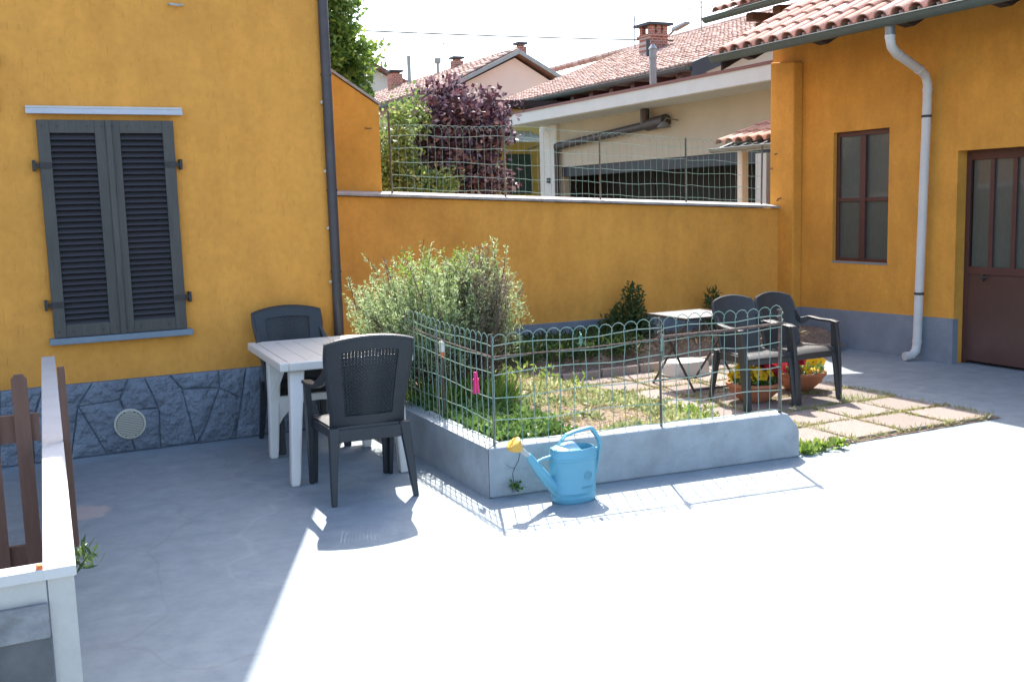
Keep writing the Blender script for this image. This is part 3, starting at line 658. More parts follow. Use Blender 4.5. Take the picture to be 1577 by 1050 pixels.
# clothes peg
s=MB(); px_,py_,pz_=2.462,5.43,.63
s.hexa([(px_-.016,py_-.022,pz_-.07),(px_-.016,py_+.01,pz_-.07),(px_-.008,py_+.01,pz_-.07),(px_-.008,py_-.022,pz_-.07)],[(px_-.008,py_-.014,pz_+.055),(px_-.008,py_+.006,pz_+.055),(px_-.001,py_+.006,pz_+.055),(px_-.001,py_-.014,pz_+.055)])
s.hexa([(px_+.008,py_-.022,pz_-.07),(px_+.008,py_+.01,pz_-.07),(px_+.016,py_+.01,pz_-.07),(px_+.016,py_-.022,pz_-.07)],[(px_+.001,py_-.014,pz_+.055),(px_+.001,py_+.006,pz_+.055),(px_+.008,py_+.006,pz_+.055),(px_+.008,py_-.014,pz_+.055)])
s.tube([(px_-.018,py_-.005,pz_+.01),(px_+.018,py_-.005,pz_+.01)],.007,8)
tag(s.build('clothes_peg',M['pink_plastic']),'bright pink clothes peg clipped on the green wire netting','clothes peg')
# capped stake
ST=thing('garden_stake',(2.56,6.15,.2),'rusty stake with a white and orange cap beside the white table','stake')
MB().tube([(2.56,6.15,.12),(2.56,6.15,.70)],.008,8).build('rod',M['rust'],ST)
MB().tube([(2.56,6.15,.71),(2.56,6.15,.78)],.019,10).build('cap',M['white_plastic'],ST)
MB().tube([(2.56,6.15,.675),(2.56,6.15,.712)],[.014,.021],10).build('cap_collar',M['orange'],ST)
# ================================================================= CHAIRS
def rr(c,hx,hy,z=None):
    c=Vector(c); return [c+Vector((-hx,-hy,0)),c+Vector((hx,-hy,0)),c+Vector((hx,hy,0)),c+Vector((-hx,hy,0))]
def make_chair(kind,m):
    wick=kind=='A'
    t=thing('plastic_armchair',(0,0,0),None,None)
    H=.945 if wick else .845; bw=.245 if wick else .215
    def bp(u,v):
        w_=(.205+.0*v if v<.2 else .205+(bw-.205)*min(1,(v-.2)/.6)) if wick else .195+(bw-.195)*min(1,v*1.2)
        if not wick and v>.8: w_-=.02*((v-.8)/.2)**2
        z=.40+(H-.40)*v-.035*u*u*v*v
        y=-.205-.075*v-.055*v*v+.035*u*u
        return Vector((u*w_,y,z))
    I,J=25,25
    G=[[bp(-1+2*i/(I-1),j/(J-1)) for i in range(I)] for j in range(J)]
    if wick:
        hole=lambda j,i:not(4<=i<=19 and 4<=j<=20)
    else: hole=lambda j,i:True
    MB().shell(G,hole,.022).build('backrest',m,t,smooth=True)
    if wick:
        s=MB()
        u0,u1,v0,v1=-1+2*4/24,-1+2*20/24,4/24,21/24
        nr=34
        def ribbon(pts,wa,d):
            n0=len(s.v)
            for p,a in pts: s.v+= [tuple(p-a*wa),tuple(p+a*wa)]
            s.f+=[(n0+2*k,n0+2*k+1,n0+2*k+3,n0+2*k+2) for k in range(len(pts)-1)]
        for r in range(nr):
            vv=v0+(v1-v0)*(r+.5)/nr; pts=[]
            for k in range(33):
                u=u0+(u1-u0)*k/32; off=.004*math.sin(k*math.pi/1.0+math.pi/2) * (1 if r%2 else -1)
                p=bp(u,vv); pts.append((p+Vector((0,off,0.0055*math.cos(math.pi*3*(k/32-.5)) )),Vector((0,-.35,1)).normalized()))
            ribbon(pts,.0062 if vv<.55 else .0049,0)
        for k in range(17):
            u=u0+(u1-u0)*(k+.5)/17; pts=[(bp(u,v0+(v1-v0)*q/12),Vector((1,0,0))) for q in range(13)]; ribbon(pts,.0085,0)
        o=s.build('woven_panel',m,t)
    # raised frame rim
    s=MB(); lo=[bp(-1,j/12)+Vector((0,.0,0)) for j in range(13)]+[bp(-1+2*i/12,1) for i in range(1,12)]+[bp(1,1-j/12) for j in range(13)]
    s.tube(lo,.0145,6); s.build('back_rim',m,t,smooth=True)
    # seat
    G=[]
    for j in range(13):
        row=[]
        for i in range(15):
            u=-1+2*i/14; v=j/12; hw=.205+.035*v
            z=.425-.016*math.sin(math.pi*min(1,v*1.1))*(1-u*u)+(-.03*max(0,(v-.86)/.14)**2)-.006*u**4
            row.append(Vector((u*hw*(1-.03*max(0,(v-.8)/.2)**2),-.225+.47*v,z)))
        G.append(row)
    MB().shell(G,lambda j,i:True,.018).build('seat',m,t,smooth=True)
    s=MB()
    for sx in (-1,1): s.hexa([(sx*.2,-.22,.36),(sx*.212,-.22,.36),(sx*.246,.235,.36),(sx*.232,.235,.36)],[(sx*.2,-.22,.418),(sx*.212,-.22,.418),(sx*.246,.235,.416),(sx*.232,.235,.416)])
    s.box(-.2,.2,-.235,-.215,.345,.418); s.box(-.222,.222,.225,.24,.35,.4)
    s.build('apron',m,t,bevel=.004)
    for sx in (-1,1):
        # rear leg: L section, splayed
        s=MB(); a=[(sx*.205,-.215,.43),(sx*.222,-.245,.22),(sx*.238,-.285,.0)]; th=[(.030,.022),(.022,.020),(.015,.017)]
        s.loft([rr(p,*h_) for p,h_ in zip(a,th)]); s.build('leg',m,t,bevel=.005)
        # front leg with broad V section running up to the arm
        s=MB(); az=.645 if wick else .63
        top=(sx*.262,.20,az); a=[(sx*.262,.195,az-.005),(sx*.252,.225,.44),(sx*.248,.25,.25),(sx*.246,.275,.0)]; th=[(.018,.03),(.017,.045),(.015,.040),(.012,.026)]
        s.loft([rr(p,*h_) for p,h_ in zip(a,th)])
        a=[(sx*.235,.22,.43),(sx*.228,.262,.25),(sx*.228,.292,.0)]; th=[(.034,.010),(.030,.010),(.022,.009)]
        s.loft([rr(p,*h_) for p,h_ in zip(a,th)]); s.build('leg',m,t,bevel=.005)
        # arm
        s=MB(); b0=bp(sx,.58 if wick else .5)
        pts=[b0+Vector((0,.0,.05)),b0+Vector((sx*.012,.06,-.005)),Vector((sx*.262,-.10,az+.012)),Vector((sx*.268,.03,az)),Vector((sx*.268,.16,az)),Vector((sx*.264,.235,az-.010))]
        hw=[(.010,.045),(.016,.03),(.026,.012),(.028,.011),(.028,.011),(.022,.010)]
        s.strip(pts,(1,0,0),(0,0,1),hw); s.build('armrest',m,t,bevel=.005)
    return t
def copy_tree(o,parent=None):
    c=o.copy(); col.objects.link(c); c.parent=parent
    for ch_ in [x for x in o.children]: copy_tree(ch_,c)
    return c
cA=make_chair('A',M['black_plastic'])
for k,(x,y,rz,lab) in enumerate(((1.86,5.76,R(-4),'dark plastic armchair with woven back, pulled up to the near side of the white table'),(1.90,7.19,R(180),'dark plastic armchair against the ochre house wall behind the white table'))):
    o=cA if k==0 else copy_tree(cA); o.location=(x,y,0); o.rotation_euler=(0,0,rz); o['label']=lab; o['category']='chair'; o['group']='dark plastic garden armchairs'
cB=make_chair('B',M['black_plastic2'])
for k,(x,y,rz,lab) in enumerate(((5.30,6.40,R(180-5),'charcoal plastic armchair with solid back, nearer the small folding table'),(5.745,6.40,R(180+1),'charcoal plastic armchair with solid back, right of its twin on the paving slabs'))):
    o=cB if k==0 else copy_tree(cB); o.location=(x,y,.026); o.scale=(.91,.92,.98); o.rotation_euler=(0,0,rz); o['label']=lab; o['category']='chair'; o['group']='dark plastic garden armchairs'
# ================================================================= WHITE TABLE
TB=thing('plastic_table',(1.9,6.6,0),'white plastic garden table with arched legs between two dark armchairs','table')
X0,X1,Y0,Y1=1.545,2.40,6.22,7.38
s=MB(); z=.72
s.box(X0,X0+.055,Y0,Y1,z-.055,z-.001); s.box(X1-.055,X1,Y0,Y1,z-.055,z-.001); s.box(X0+.055,X1-.055,Y0,Y0+.055,z-.055,z-.001); s.box(X0+.055,X1-.055,Y1-.055,Y1,z-.055,z-.001); s.box(X0+.055,X1-.055,Y0+.055,Y1-.055,z-.03,z-.012)
s.build('table_frame',M['white_plastic'],TB,bevel=.008)
n=6; pw=(X1-X0-.116)/n
for k in range(n): MB().box(X0+.058+k*pw+.002,X0+.058+(k+1)*pw-.002,Y0+.058,Y1-.058,z-.0115,z-.001).build('plank',M['white_plastic'],TB,bevel=.002)
legs=[((1.56,6.03),(1.66,6.31)),((2.24,6.02),(2.30,6.31)),((1.58,6.80),(1.64,6.93)),((2.225,6.81),(2.27,6.93))]
for i,(f,tp) in enumerate(legs):
    s=MB(); sx=-1 if f[0]<1.9 else 1
    rings=[]
    for z_,wx,wy in ((0,.026,.030),(.05,.030,.034),(.35,.036,.034),(.668,.048,.040)):
        q=z_/.668; cx=f[0]+(tp[0]-f[0])*q; cy=f[1]+(tp[1]-f[1])*q
        rings.append([Vector((cx-wx,cy-wy,z_)),Vector((cx+wx,cy-wy,z_)),Vector((cx+wx,cy+wy,z_)),Vector((cx-wx,cy+wy,z_))])
    s.loft(rings); s.build('leg',M['white_plastic'],TB,bevel=.012)
# arched cross panels between each pair
for (ya,q0) in ((6.86,2),(6.14,0)):
    if q0==0: continue
    s=MB(); xa,xb=1.59,2.21; out=[];inn=[]
    cxm=(xa+xb)/2; 
    for k in range(17):
        t=k/16; x=xa+(xb-xa)*t; u=abs(2*t-1); ztop=.405; zbot=.36-.24*(u**3.2)
        out.append((x,ztop)); inn.append((x,zbot))
    for k in range(16):
        s.hexa([(inn[k][0],ya-.02,inn[k][1]),(inn[k+1][0],ya-.02,inn[k+1][1]),(inn[k+1][0],ya+.02,inn[k+1][1]),(inn[k][0],ya+.02,inn[k][1])],[(out[k][0],ya-.02,out[k][1]),(out[k+1][0],ya-.02,out[k+1][1]),(out[k+1][0],ya+.02,out[k+1][1]),(out[k][0],ya+.02,out[k][1])])
    s.build('arched_brace',M['white_plastic'],TB)
    for sx,x in ((1,xa),(-1,xb)):
        s=MB(); s.hexa([(x,ya-.015,.40),(x+sx*.03,ya-.015,.40),(x+sx*.03,ya+.015,.40),(x,ya+.015,.40)],[(x+sx*.10,ya-.015,.665),(x+sx*.14,ya-.015,.665),(x+sx*.14,ya+.015,.665),(x+sx*.10,ya+.015,.665)]); s.build('brace',M['white_plastic'],TB)
TB.rotation_euler=(0,0,R(-3))
# ================================================================= FOLDING TABLE
FT=thing('folding_table',(5.38,7.35,0),'small grey folding table with crossed metal legs behind the garden netting','table')
X0,X1,Y0,Y1=5.14,5.70,7.05,7.62; z=.655
s=MB(); s.box(X0,X1,Y0,Y0+.03,z-.02,z); s.box(X0,X1,Y1-.03,Y1,z-.02,z); s.box(X0,X0+.03,Y0+.03,Y1-.03,z-.02,z); s.box(X1-.03,X1,Y0+.03,Y1-.03,z-.02,z)
s.build('top_frame',M['iron'],FT)
n=8; w_=(Y1-Y0-.06)/n
for k in range(n): MB().box(X0+.031,X1-.031,Y0+.03+k*w_+.003,Y0+.03+(k+1)*w_-.003,z-.014,z-.001).build('slat',M['iron2'],FT)
for x in (X0+.05,X1-.05):
    MB().tube([(x,Y0+.03,z-.02),(x,Y1-.0,.02)],.011,6).build('leg',M['iron'],FT); MB().tube([(x+.025,Y1-.03,z-.02),(x+.025,Y0-.02,.02)],.011,6).build('leg',M['iron'],FT)
for y_,dx in ((Y1,0),(Y0-.01,.025)): MB().tube([(X0+.05+dx,y_-.005,.045),(X1-.05+dx,y_-.005,.045)],.009,6).build('foot_bar',M['iron'],FT)
# basin
s=MB(); n=28; rings=[]
for r,z_ in ((1,.03),(1.04,.034),(1.04,.048),(.985,.05),(.93,.13),(.86,.155),(.6,.162),(.05,.163)):
    rings.append([Vector((5.70+.235*r*math.copysign(abs(math.cos(a))**.7,math.cos(a)),7.84+.17*r*math.copysign(abs(math.sin(a))**.7,math.sin(a)),z_)) for a in np.linspace(0,2*math.pi,n+1)[:-1]])
s.loft(rings); tag(s.build('plastic_basin',M['white_plastic'],None,smooth=True),'white plastic basin turned upside down on the paving slabs','basin')
# ================================================================= FLOWER POTS
def pot(x,y,r,lab,seed,reds):
    rs=np.random.default_rng(seed); t=thing('flower_pot',(x,y,.026),lab,'flower pot','terracotta bowls of pansies')
    MB().revolve([(r*.42,0),(r*.48,.010),(r*.80,.075),(r*.96,.135),(r*1.0,.14),(r*1.0,.162),(r*.93,.162),(r*.90,.142),(r*.85,.138)],(x,y,.026),28).build('bowl',M['terracotta'],t,smooth=True)
    MB().revolve([(r*.88,.125),(r*.88,.138),(r*.4,.15),(.01,.155)],(x,y,.026),20).build('soil',M['soil'],t,smooth=True)
    n=420; a=rs.random(n)*2*math.pi; q=np.sqrt(rs.random(n))*r*.85; C=np.stack([x+q*np.cos(a),y+q*np.sin(a),.17+rs.random(n)*.06],1); D=rs.normal(size=(n,3))*.7+np.array([0,0,.8])
    quads('foliage',leaf_quads(C,D,.05*(.6+rs.random(n)),.024,rs),M['cover'],t,'stuff',(x,y,.026))
    for k in range(56):
        aa=rs.random()*2*math.pi; qq=math.sqrt(rs.random())*r*.85; c=np.array([x+qq*math.cos(aa),y+qq*math.sin(aa),.215+rs.random()*.10])
        red=(c[0]-x)*reds[0]+(c[1]-y)*reds[1]>.05; nrm=unit(np.array([rs.normal()*.5-.2,-.8+rs.normal()*.3,.6])); side=unit(np.cross(nrm,[0,0,1.])); upv=np.cross(side,nrm)
        V=[]
        for p in range(5):
            th=2*math.pi*p/5+math.pi/2; d=side*math.cos(th)+upv*math.sin(th); e=side*-math.sin(th)+upv*math.cos(th); L_=.046
            V.append([c,c+d*L_*.6+e*.02+nrm*.004,c+d*L_+nrm*.002,c+d*L_*.6-e*.02+nrm*.004])
        f_=quads('pansy',np.array(V),M['petal_r'] if red else M['petal_y'],t,None,(x,y,.026))
        V=[[c+nrm*.006,c+nrm*.007+side*.009-upv*.004,c+nrm*.007-upv*.014,c+nrm*.007-side*.009-upv*.004]]
        quads('pansy_eye',np.array(V),M['petal_d'],f_,None,(x,y,.026))
        me=None
pot(5.37,6.46,.225,'terracotta bowl of yellow and red pansies under the left charcoal chair',3,(.8,-.2))
pot(6.00,6.64,.225,'terracotta bowl of yellow pansies under the right charcoal chair',5,(-.9,.1))
# ================================================================= WATERING CAN
cx,cy=2.80,4.90
WC=thing('watering_can',(cx,cy,0),'blue plastic watering can with yellow rose standing against the planter wall','watering can')
def oval(z,rx,ry,n=28,dx=0): return [Vector((cx+dx+rx*math.copysign(abs(math.cos(a))**.85,math.cos(a)),cy+ry*math.copysign(abs(math.sin(a))**.85,math.sin(a)),z)) for a in np.linspace(0,2*math.pi,n+1)[:-1]]
s=MB(); s.loft([oval(0,.118,.082),oval(.012,.128,.09),oval(.035,.130,.092),oval(.038,.127,.089),oval(.055,.128,.09),oval(.058,.131,.093),oval(.062,.128,.09),oval(.20,.134,.094),oval(.236,.136,.095),oval(.239,.139,.098),oval(.244,.136,.095),oval(.252,.136,.095),oval(.256,.139,.098),oval(.262,.136,.095),oval(.285,.134,.093),oval(.30,.128,.088),oval(.303,.118,.08),oval(.285,.115,.077),oval(.20,.11,.073)],cap=False); s.add(oval(.21,.111,.074),[tuple(range(28))])
s.add(oval(0.0015,.118,.082),[tuple(range(28))[::-1]])
s.build('body',M['can_blue'],WC,smooth=True)
# half lid / shoulder over the spout side
s=MB(); P=[]
for j in range(9):
    u=j/8; row=[]
    xx=cx-.132+.135*u; hy=.088*math.sqrt(max(.02,1-((xx-cx)/.136)**2))
    for i in range(11):
        v=-1+2*i/10; row.append(Vector((xx,cy+v*hy,.300+.030*(1-v*v)*min(1,(.25+u)))))
    P.append(row)
s.shell(P,lambda j,i:True,.005); s.build('shoulder',M['can_blue'],WC,smooth=True)
# spout
s=MB(); s.tube([(cx-.10,cy,.075),(cx-.165,cy-.005,.135),(cx-.235,cy-.008,.225),(cx-.285,cy-.01,.295)],[.040,.033,.026,.019],14); s.build('spout',M['can_blue'],WC,smooth=True)
s=MB(); s.strip([(cx-.245,cy-.008,.245),(cx-.19,cy-.005,.262),(cx-.12,cy,.27)],(0,1,0),(0,0,1),(.008,.006)); s.build('spout_brace',M['can_blue'],WC)
s=MB(); s.tube([(cx-.280,cy-.01,.288),(cx-.335,cy-.012,.338)],[.0145,.0165],12); s.build('spout_tip',M['spout_grey'],WC,smooth=True)
s=MB(); s.tube([(cx-.330,cy-.012,.333),(cx-.358,cy-.013,.355),(cx-.375,cy-.014,.372),(cx-.380,cy-.014,.378)],[.018,.040,.046,.036],16); s.build('rose',M['rose_yellow'],WC,smooth=True)
# angular handle
hp=[(cx-.105,.295),(cx-.075,.345),(cx-.045,.372),(cx+.005,.385),(cx+.10,.397),(cx+.125,.392),(cx+.165,.335),(cx+.172,.30),(cx+.165,.25),(cx+.145,.15),(cx+.128,.085)]
s=MB(); s.strip([(x,cy,z) for x,z in hp],(0,1,0),(.5,0,.866),[(.015,.010)]*len(hp)); s.build('handle',M['can_blue'],WC,smooth=False,bevel=.004)
s=MB(); s.box(cx+.12,cx+.165,cy-.007,cy+.007,.268,.282); s.build('handle_bridge',M['can_blue'],WC)
# embossed round emblem and a line of worn lettering
s=MB(); fy=lambda x: cy-.094*max(0,1-(abs(x-cx)/.134)**2.35)**.42-.0015
def ring(c,r0,th=.0035):
    pts=[(c[0]+r0*math.cos(a),fy(c[0]+r0*math.cos(a)),c[1]+r0*math.sin(a)) for a in np.linspace(0,2*math.pi,25)]; s.tube(pts,th/2,5,False)
ring((cx+.045,.155),.024); ring((cx+.045,.155),.017,.002)
for a in range(6): s.tube([(cx+.045+.004*math.cos(a*1.047),fy(cx+.045),.155+.004*math.sin(a*1.047)),(cx+.045+.012*math.cos(a*1.047),fy(cx+.045),.155+.012*math.sin(a*1.047))],.0016,5)
s.build('emblem',M['can_emboss'],WC)
s=MB()
for k in range(9):
    x=cx+.0+k*.0095; s.box(x,x+.006,fy(x+.003)-.001,fy(x+.003)+.003,.085,.0865); s.box(x,x+.0015,fy(x+.003)-.001,fy(x+.003)+.003,.0865,.094)
    if k%2: s.box(x,x+.006,fy(x+.003)-.001,fy(x+.003)+.003,.094,.0955)
s.build('worn_lettering',M['can_emboss'],WC)
# ================================================================= PARAPET, STEPS, GATE
PA=thing('parapet_wall',(.12,2.86,0),'thin pale stone-capped parapet running away from the camera at the left','parapet')
def seg(mb,x0,y0,x1,y1,hw,z0,z1):
    mb.hexa([(x0-hw,y0,z0),(x0+hw,y0,z0),(x1+hw,y1,z0),(x1-hw,y1,z0)],[(x0-hw,y0,z1),(x0+hw,y0,z1),(x1+hw,y1,z1),(x1-hw,y1,z1)])
s=MB(); seg(s,.096,2.865,.285,7.3,.032,-.02,.72); s.build('wall',M['cream_render'],PA)
s=MB(); seg(s,.094,2.85,.285,7.32,.040,.7205,.75); s.build('cap_stone',M['white_slab'],PA,bevel=.004)
LW=thing('stair_wall',(-.3,2.75,0),'low cream rendered wall with a pale cap and a rough stone step, at the lower left corner','low wall')
s=MB(); s.box(-1.6,.060,2.865,2.905,-.02,.72); s.build('wall',M['cream_render'],LW)
MB().box(-1.6,.060,2.852,2.918,.7205,.75).build('cap_stone',M['white_slab'],LW,bevel=.003)
MB().box(-1.6,.060,2.846,2.8645,.568,.66).build('stone_course',M['rough_stone'],LW,bevel=.004)
MB().box(-1.6,.060,2.852,2.8648,-.02,.5675).build('base_course',M['concrete_dark'],LW)
MB().box(.040,.056,2.855,2.875,.742,.762).build('orange_chip',M['orange'],LW,bevel=.003)
GT=thing('picket_gate',(-.1,4.5,0),'reddish brown wooden picket gate left of the pale parapet','gate')
for k in range(9):
    x=.062-k*.118
    mb=MB(); z0=.13+random.uniform(-.01,.01); z1=1.03+random.uniform(-.01,.01); hw=.029
    mb.hexa([(x-hw,4.47,z0),(x+hw,4.47,z0),(x+hw,4.488,z0),(x-hw,4.488,z0)],[(x-hw,4.47,z1-.02),(x+hw,4.47,z1-.02),(x+hw,4.488,z1-.02),(x-hw,4.488,z1-.02)])
    mb.hexa([(x-hw,4.47,z1-.02),(x+hw,4.47,z1-.02),(x+hw,4.488,z1-.02),(x-hw,4.488,z1-.02)],[(x-hw*.5,4.47,z1),(x+hw*.5,4.47,z1),(x+hw*.5,4.488,z1),(x-hw*.5,4.488,z1)])
    mb.build('picket',M['wood_red'],GT)
for z0,z1 in ((.765,.875),(.235,.345)): MB().box(-1.2,.122,4.49,4.512,z0,z1).build('rail',M['wood_red'],GT)
MB().box(.205,.232,4.50,4.525,.3,1.05).build('post',M['wood_red'],GT,bevel=.004)
# ================================================================= BEHIND THE WALL: garage building
GB=thing('garage_building',(10,12,0),'beige flat-roofed outbuilding with white fascia and dark wide opening behind the wire fence','building')
fz=lambda y,a,b:a+(b-a)*(19.8-y)/(19.8-9.0)
XW=10.8
s=MB()
oy0,oy1,oz=9.5,19.15,2.36
s.box(XW,XW+.2,oy1,20.0,0,3.25); s.box(XW,XW+.2,9.0,oy1,oz,3.25); s.build('wall',M['beige'],GB)
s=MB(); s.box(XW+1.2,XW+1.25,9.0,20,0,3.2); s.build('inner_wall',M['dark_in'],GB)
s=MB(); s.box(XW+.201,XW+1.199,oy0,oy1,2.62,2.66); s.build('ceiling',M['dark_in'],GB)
s=MB(); s.box(XW+.02,XW+.16,oy0,oy1,2.16,2.358); s.build('lintel_beam',M['steel_dark'],GB)
for k in range(14):
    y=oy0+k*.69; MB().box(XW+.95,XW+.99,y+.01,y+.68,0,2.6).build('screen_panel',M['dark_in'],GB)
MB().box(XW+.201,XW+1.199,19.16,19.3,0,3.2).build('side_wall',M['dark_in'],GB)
s=MB(); s.box(XW-.06,XW-.002,19.2,19.95,0,3.24); s.build('pilaster',M['offwhite'],GB)
s=MB(); s.box(XW-.10,XW-.003,12.6,12.85,0,2.3); s.build('pilaster',M['offwhite'],GB)
s=MB(); s.box(10.02,XW+2,9.0,19.8,3.25,3.30); s.build('soffit',M['offwhite'],GB)
MB().box(9.98,10.018,9.0,19.84,3.26,3.475).build('fascia',M['offwhite'],GB)
MB().box(9.96,10.10,9.0,19.86,3.476,3.52).build('flashing',M['flashing'],GB)
MB().box(10.1,XW+1.2,9.0,19.8,3.31,3.47).build('flat_roof',M['flashing'],GB)
s=MB(); s.tube([(XW-.12,19.1,2.78),(XW-.12,15.6,2.97)],.075,12); s.tube([(XW-.12,15.75,2.96),(XW-.12,15.2,3.0)],.11,12); s.tube([(XW-.15,15.8,2.96),(XW-.15,15.8,3.24)],.085,10); s.build('flue_pipe',M['pipe_dark'],GB,smooth=True)
s=MB(); s.tube([(XW-.1,19.15,0),(XW-.1,19.15,2.8)],.05,8); s.build('downpipe',M['pipe_dark'],GB)
s=MB(); s.tube([(XW,15.0,2.98),(XW-.25,15.0,3.02),(XW-.3,15.0,2.95)],.012,6); s.revolve([(.02,.0),(.06,-.02),(.13,-.10),(.12,-.10),(.02,-.02)],(XW-.3,15.0,2.96),14); tag(s.build('wall_lamp',M['zinc'],GB),'small metal bracket lamp on the beige wall')
s=MB(); s.box(XW-.10,XW-.06,19.5,19.6,2.05,2.15); s.build('switch_box',M['steel_dark'],GB)
# lean-to with coppi behind the right-hand end of the fence
LT=thing('tiled_canopy',(9.0,10.8,0),'small tiled lean-to roof seen just left of the ochre pillar','canopy')
lx,lz=8.72,2.30
s=MB(); s.hexa([(lx,9.9,lz-.06),(lx+1.9,9.9,lz+.55),(lx+1.9,11.25,lz+.55),(lx,11.25,lz-.06)],[(lx,9.9,lz-.01),(lx+1.9,9.9,lz+.60),(lx+1.9,11.25,lz+.60),(lx,11.25,lz-.01)]); lo=s.build('deck',M['steel_dark'],LT)
sl2=math.atan(.61/1.9)
for c in range(7):
    for r in range(6):
        o=link('tile',cm,M['tile'],lo,Vector((lx-.03+r*.33*math.cos(sl2),11.16-c*.20,lz+.04+r*.33*math.sin(sl2)))-wloc(lo)); o.rotation_euler=(R(random.uniform(-2,2)),-sl2+R(3),R(random.uniform(-1.5,1.5)))
gutter(LT,lx-.05,9.9,11.3,lz-.02,.05,'zinc')
MB().box(9.02,9.12,11.1,11.2,0,2.3).build('post',M['offwhite'],LT)
# ================================================================= red roof house
HH=thing('red_roof_house',(12.4,16.2,0),'long house with weathered red tile roof, brick chimney and green gutter behind the garage','house')
ex,ez,rx,rz_=12.0,4.10,16.6,5.82; hy0,hy1=16.2,25.2
s=MB(); s.prism([(12.5,0),(20.6,0),(20.6,4.2),(16.6,rz_-.12),(12.5,4.2)],'y',hy0+.25,hy1-.1); s.build('wall',M['cream_far'],HH)
def tiled_slope(parent,p00,p10,p01,p11,nr,nc,m,name='roof_tiles',h_=.05):
    """rows of small coppi joined: p00->p10 along the eave, p00->p01 up the slope"""
    p00,p10,p01,p11=map(Vector,(p00,p10,p01,p11)); nrm=(p10-p00).cross(p01-p00).normalized(); nrm=nrm if nrm.z>0 else -nrm
    V=[];F=[]
    for r in range(nr):
        for c in range(nc):
            def P(u,v): a=p00.lerp(p10,u); b=p01.lerp(p11,u); return a.lerp(b,v)
            j=random.uniform(-.12,.12)/nc; u0=c/nc+j; u1=(c+.80)/nc+j; v0=r/nr; v1=(r+1.12)/nr; n0=len(V); lift=random.uniform(0,.012)
            for v_,hh,sh in ((v0,h_*1.0,.0),(v1,h_*.62,.1/nc)):
                for k in range(5):
                    a=math.pi*k/4; u=(u0+u1)/2-(u1-u0)/2*(1-sh*2)*math.cos(a); V.append(tuple(P(u,v_)+nrm*(hh*(.18+math.sin(a))+lift+(h_*.5 if v_==v0 else 0))))
            F+=[(n0+k,n0+k+1,n0+6+k,n0+5+k) for k in range(4)]
            F.append((n0,n0+1,n0+2,n0+3,n0+4))
    mb=MB(); mb.v=V; mb.f=F
    off=wloc(parent); me=bpy.data.meshes.new(name); me.from_pydata([(v[0]-off.x,v[1]-off.y,v[2]-off.z) for v in V],[],F); me.materials.append(m)
    o=link(name,me,m,parent); o['kind']='stuff'; return o
s=MB(); s.hexa([(ex,hy0,ez-.06),(rx,hy0,rz_-.06),(rx,hy1,rz_-.06),(ex,hy1,ez-.06)],[(ex,hy0,ez),(rx,hy0,rz_),(rx,hy1,rz_),(ex,hy1,ez)])
s.hexa([(rx+.001,hy0,rz_-.06),(21,hy0,4.2),(21,hy1,4.2),(rx+.001,hy1,rz_-.06)],[(rx+.001,hy0,rz_),(21,hy0,4.26),(21,hy1,4.26),(rx+.001,hy1,rz_)])
ro2=s.build('roof',M['tile_channel'],HH)
tiled_slope(ro2,(ex-.04,hy0,ez+.0),(ex-.04,hy1,ez+.0),(rx,hy0,rz_),(rx,hy1,rz_),20,62,M['tile_far'],h_=.045)
s=MB()
for k in range(56): s.tube([(rx,hy0+k*.35,rz_+.02),(rx,hy0+k*.35+.38,rz_+.03)],[.10,.085],8)
s.build('ridge_tiles',M['tile_far'],ro2,kind='stuff')
gutter(HH,ex-.09,hy0,hy1,ez-.02,.085)
for k in range(11): MB().box(ex+.05,12.5,hy0+.4+k*.82,hy0+.55+k*.82,ez-.22,ez-.065).build('rafter',M['frame_brown'],HH)
s=MB(); s.hexa([(ex-.05,hy0-.06,ez-.24),(rx,hy0-.06,rz_-.24),(rx,hy0-.01,rz_-.24),(ex-.05,hy0-.01,ez-.24)],[(ex-.05,hy0-.06,ez+.05),(rx,hy0-.06,rz_+.05),(rx,hy0-.01,rz_+.05),(ex-.05,hy0-.01,ez+.05)]); s.build('verge_board',M['steel_dark'],HH)
# chimney on the slope
kx,ky,kw=14.9,21.7,.25
c=MB().box(kx-kw,kx+kw,ky-kw,ky+kw,4.9,5.62).build('chimney',M['brick'],HH)
MB().box(kx-kw-.1,kx+kw+.1,ky-kw-.1,ky+kw+.1,5.80,5.86).build('cap_slab',M['steel_dark'],c)
for a,b in ((-1,-1),(1,-1),(-1,1),(1,1),(0,-1)): MB().box(kx+a*.185-.06,kx+a*.185+.06,ky+b*.185-.06,ky+b*.185+.06,5.621,5.799).build('cap_pier',M['brick'],c)
MB().box(kx-kw-.04,kx+kw+.04,ky-kw-.04,ky+kw+.04,5.54,5.59).build('brick_band',M['brick'],c)
s=MB(); s.tube([(11.2,16.33,3.5),(11.2,16.33,4.38)],.065,12); s.tube([(11.2,16.33,4.2),(11.2,16.33,4.24)],.075,12); s.tube([(11.2,16.33,4.38),(11.2,16.33,4.46)],[.085,.03],12); FL=thing('metal_flue',(11.2,16.33,3.5),'grey metal flue pipe in front of the brick chimney','flue'); s.build('pipe',M['zinc'],FL,smooth=True)
s=MB(); s.tube([(14.0,20.6,4.85),(14.0,20.6,5.3)],.05,8); s.build('vent_pipe',M['steel_dark'],HH)
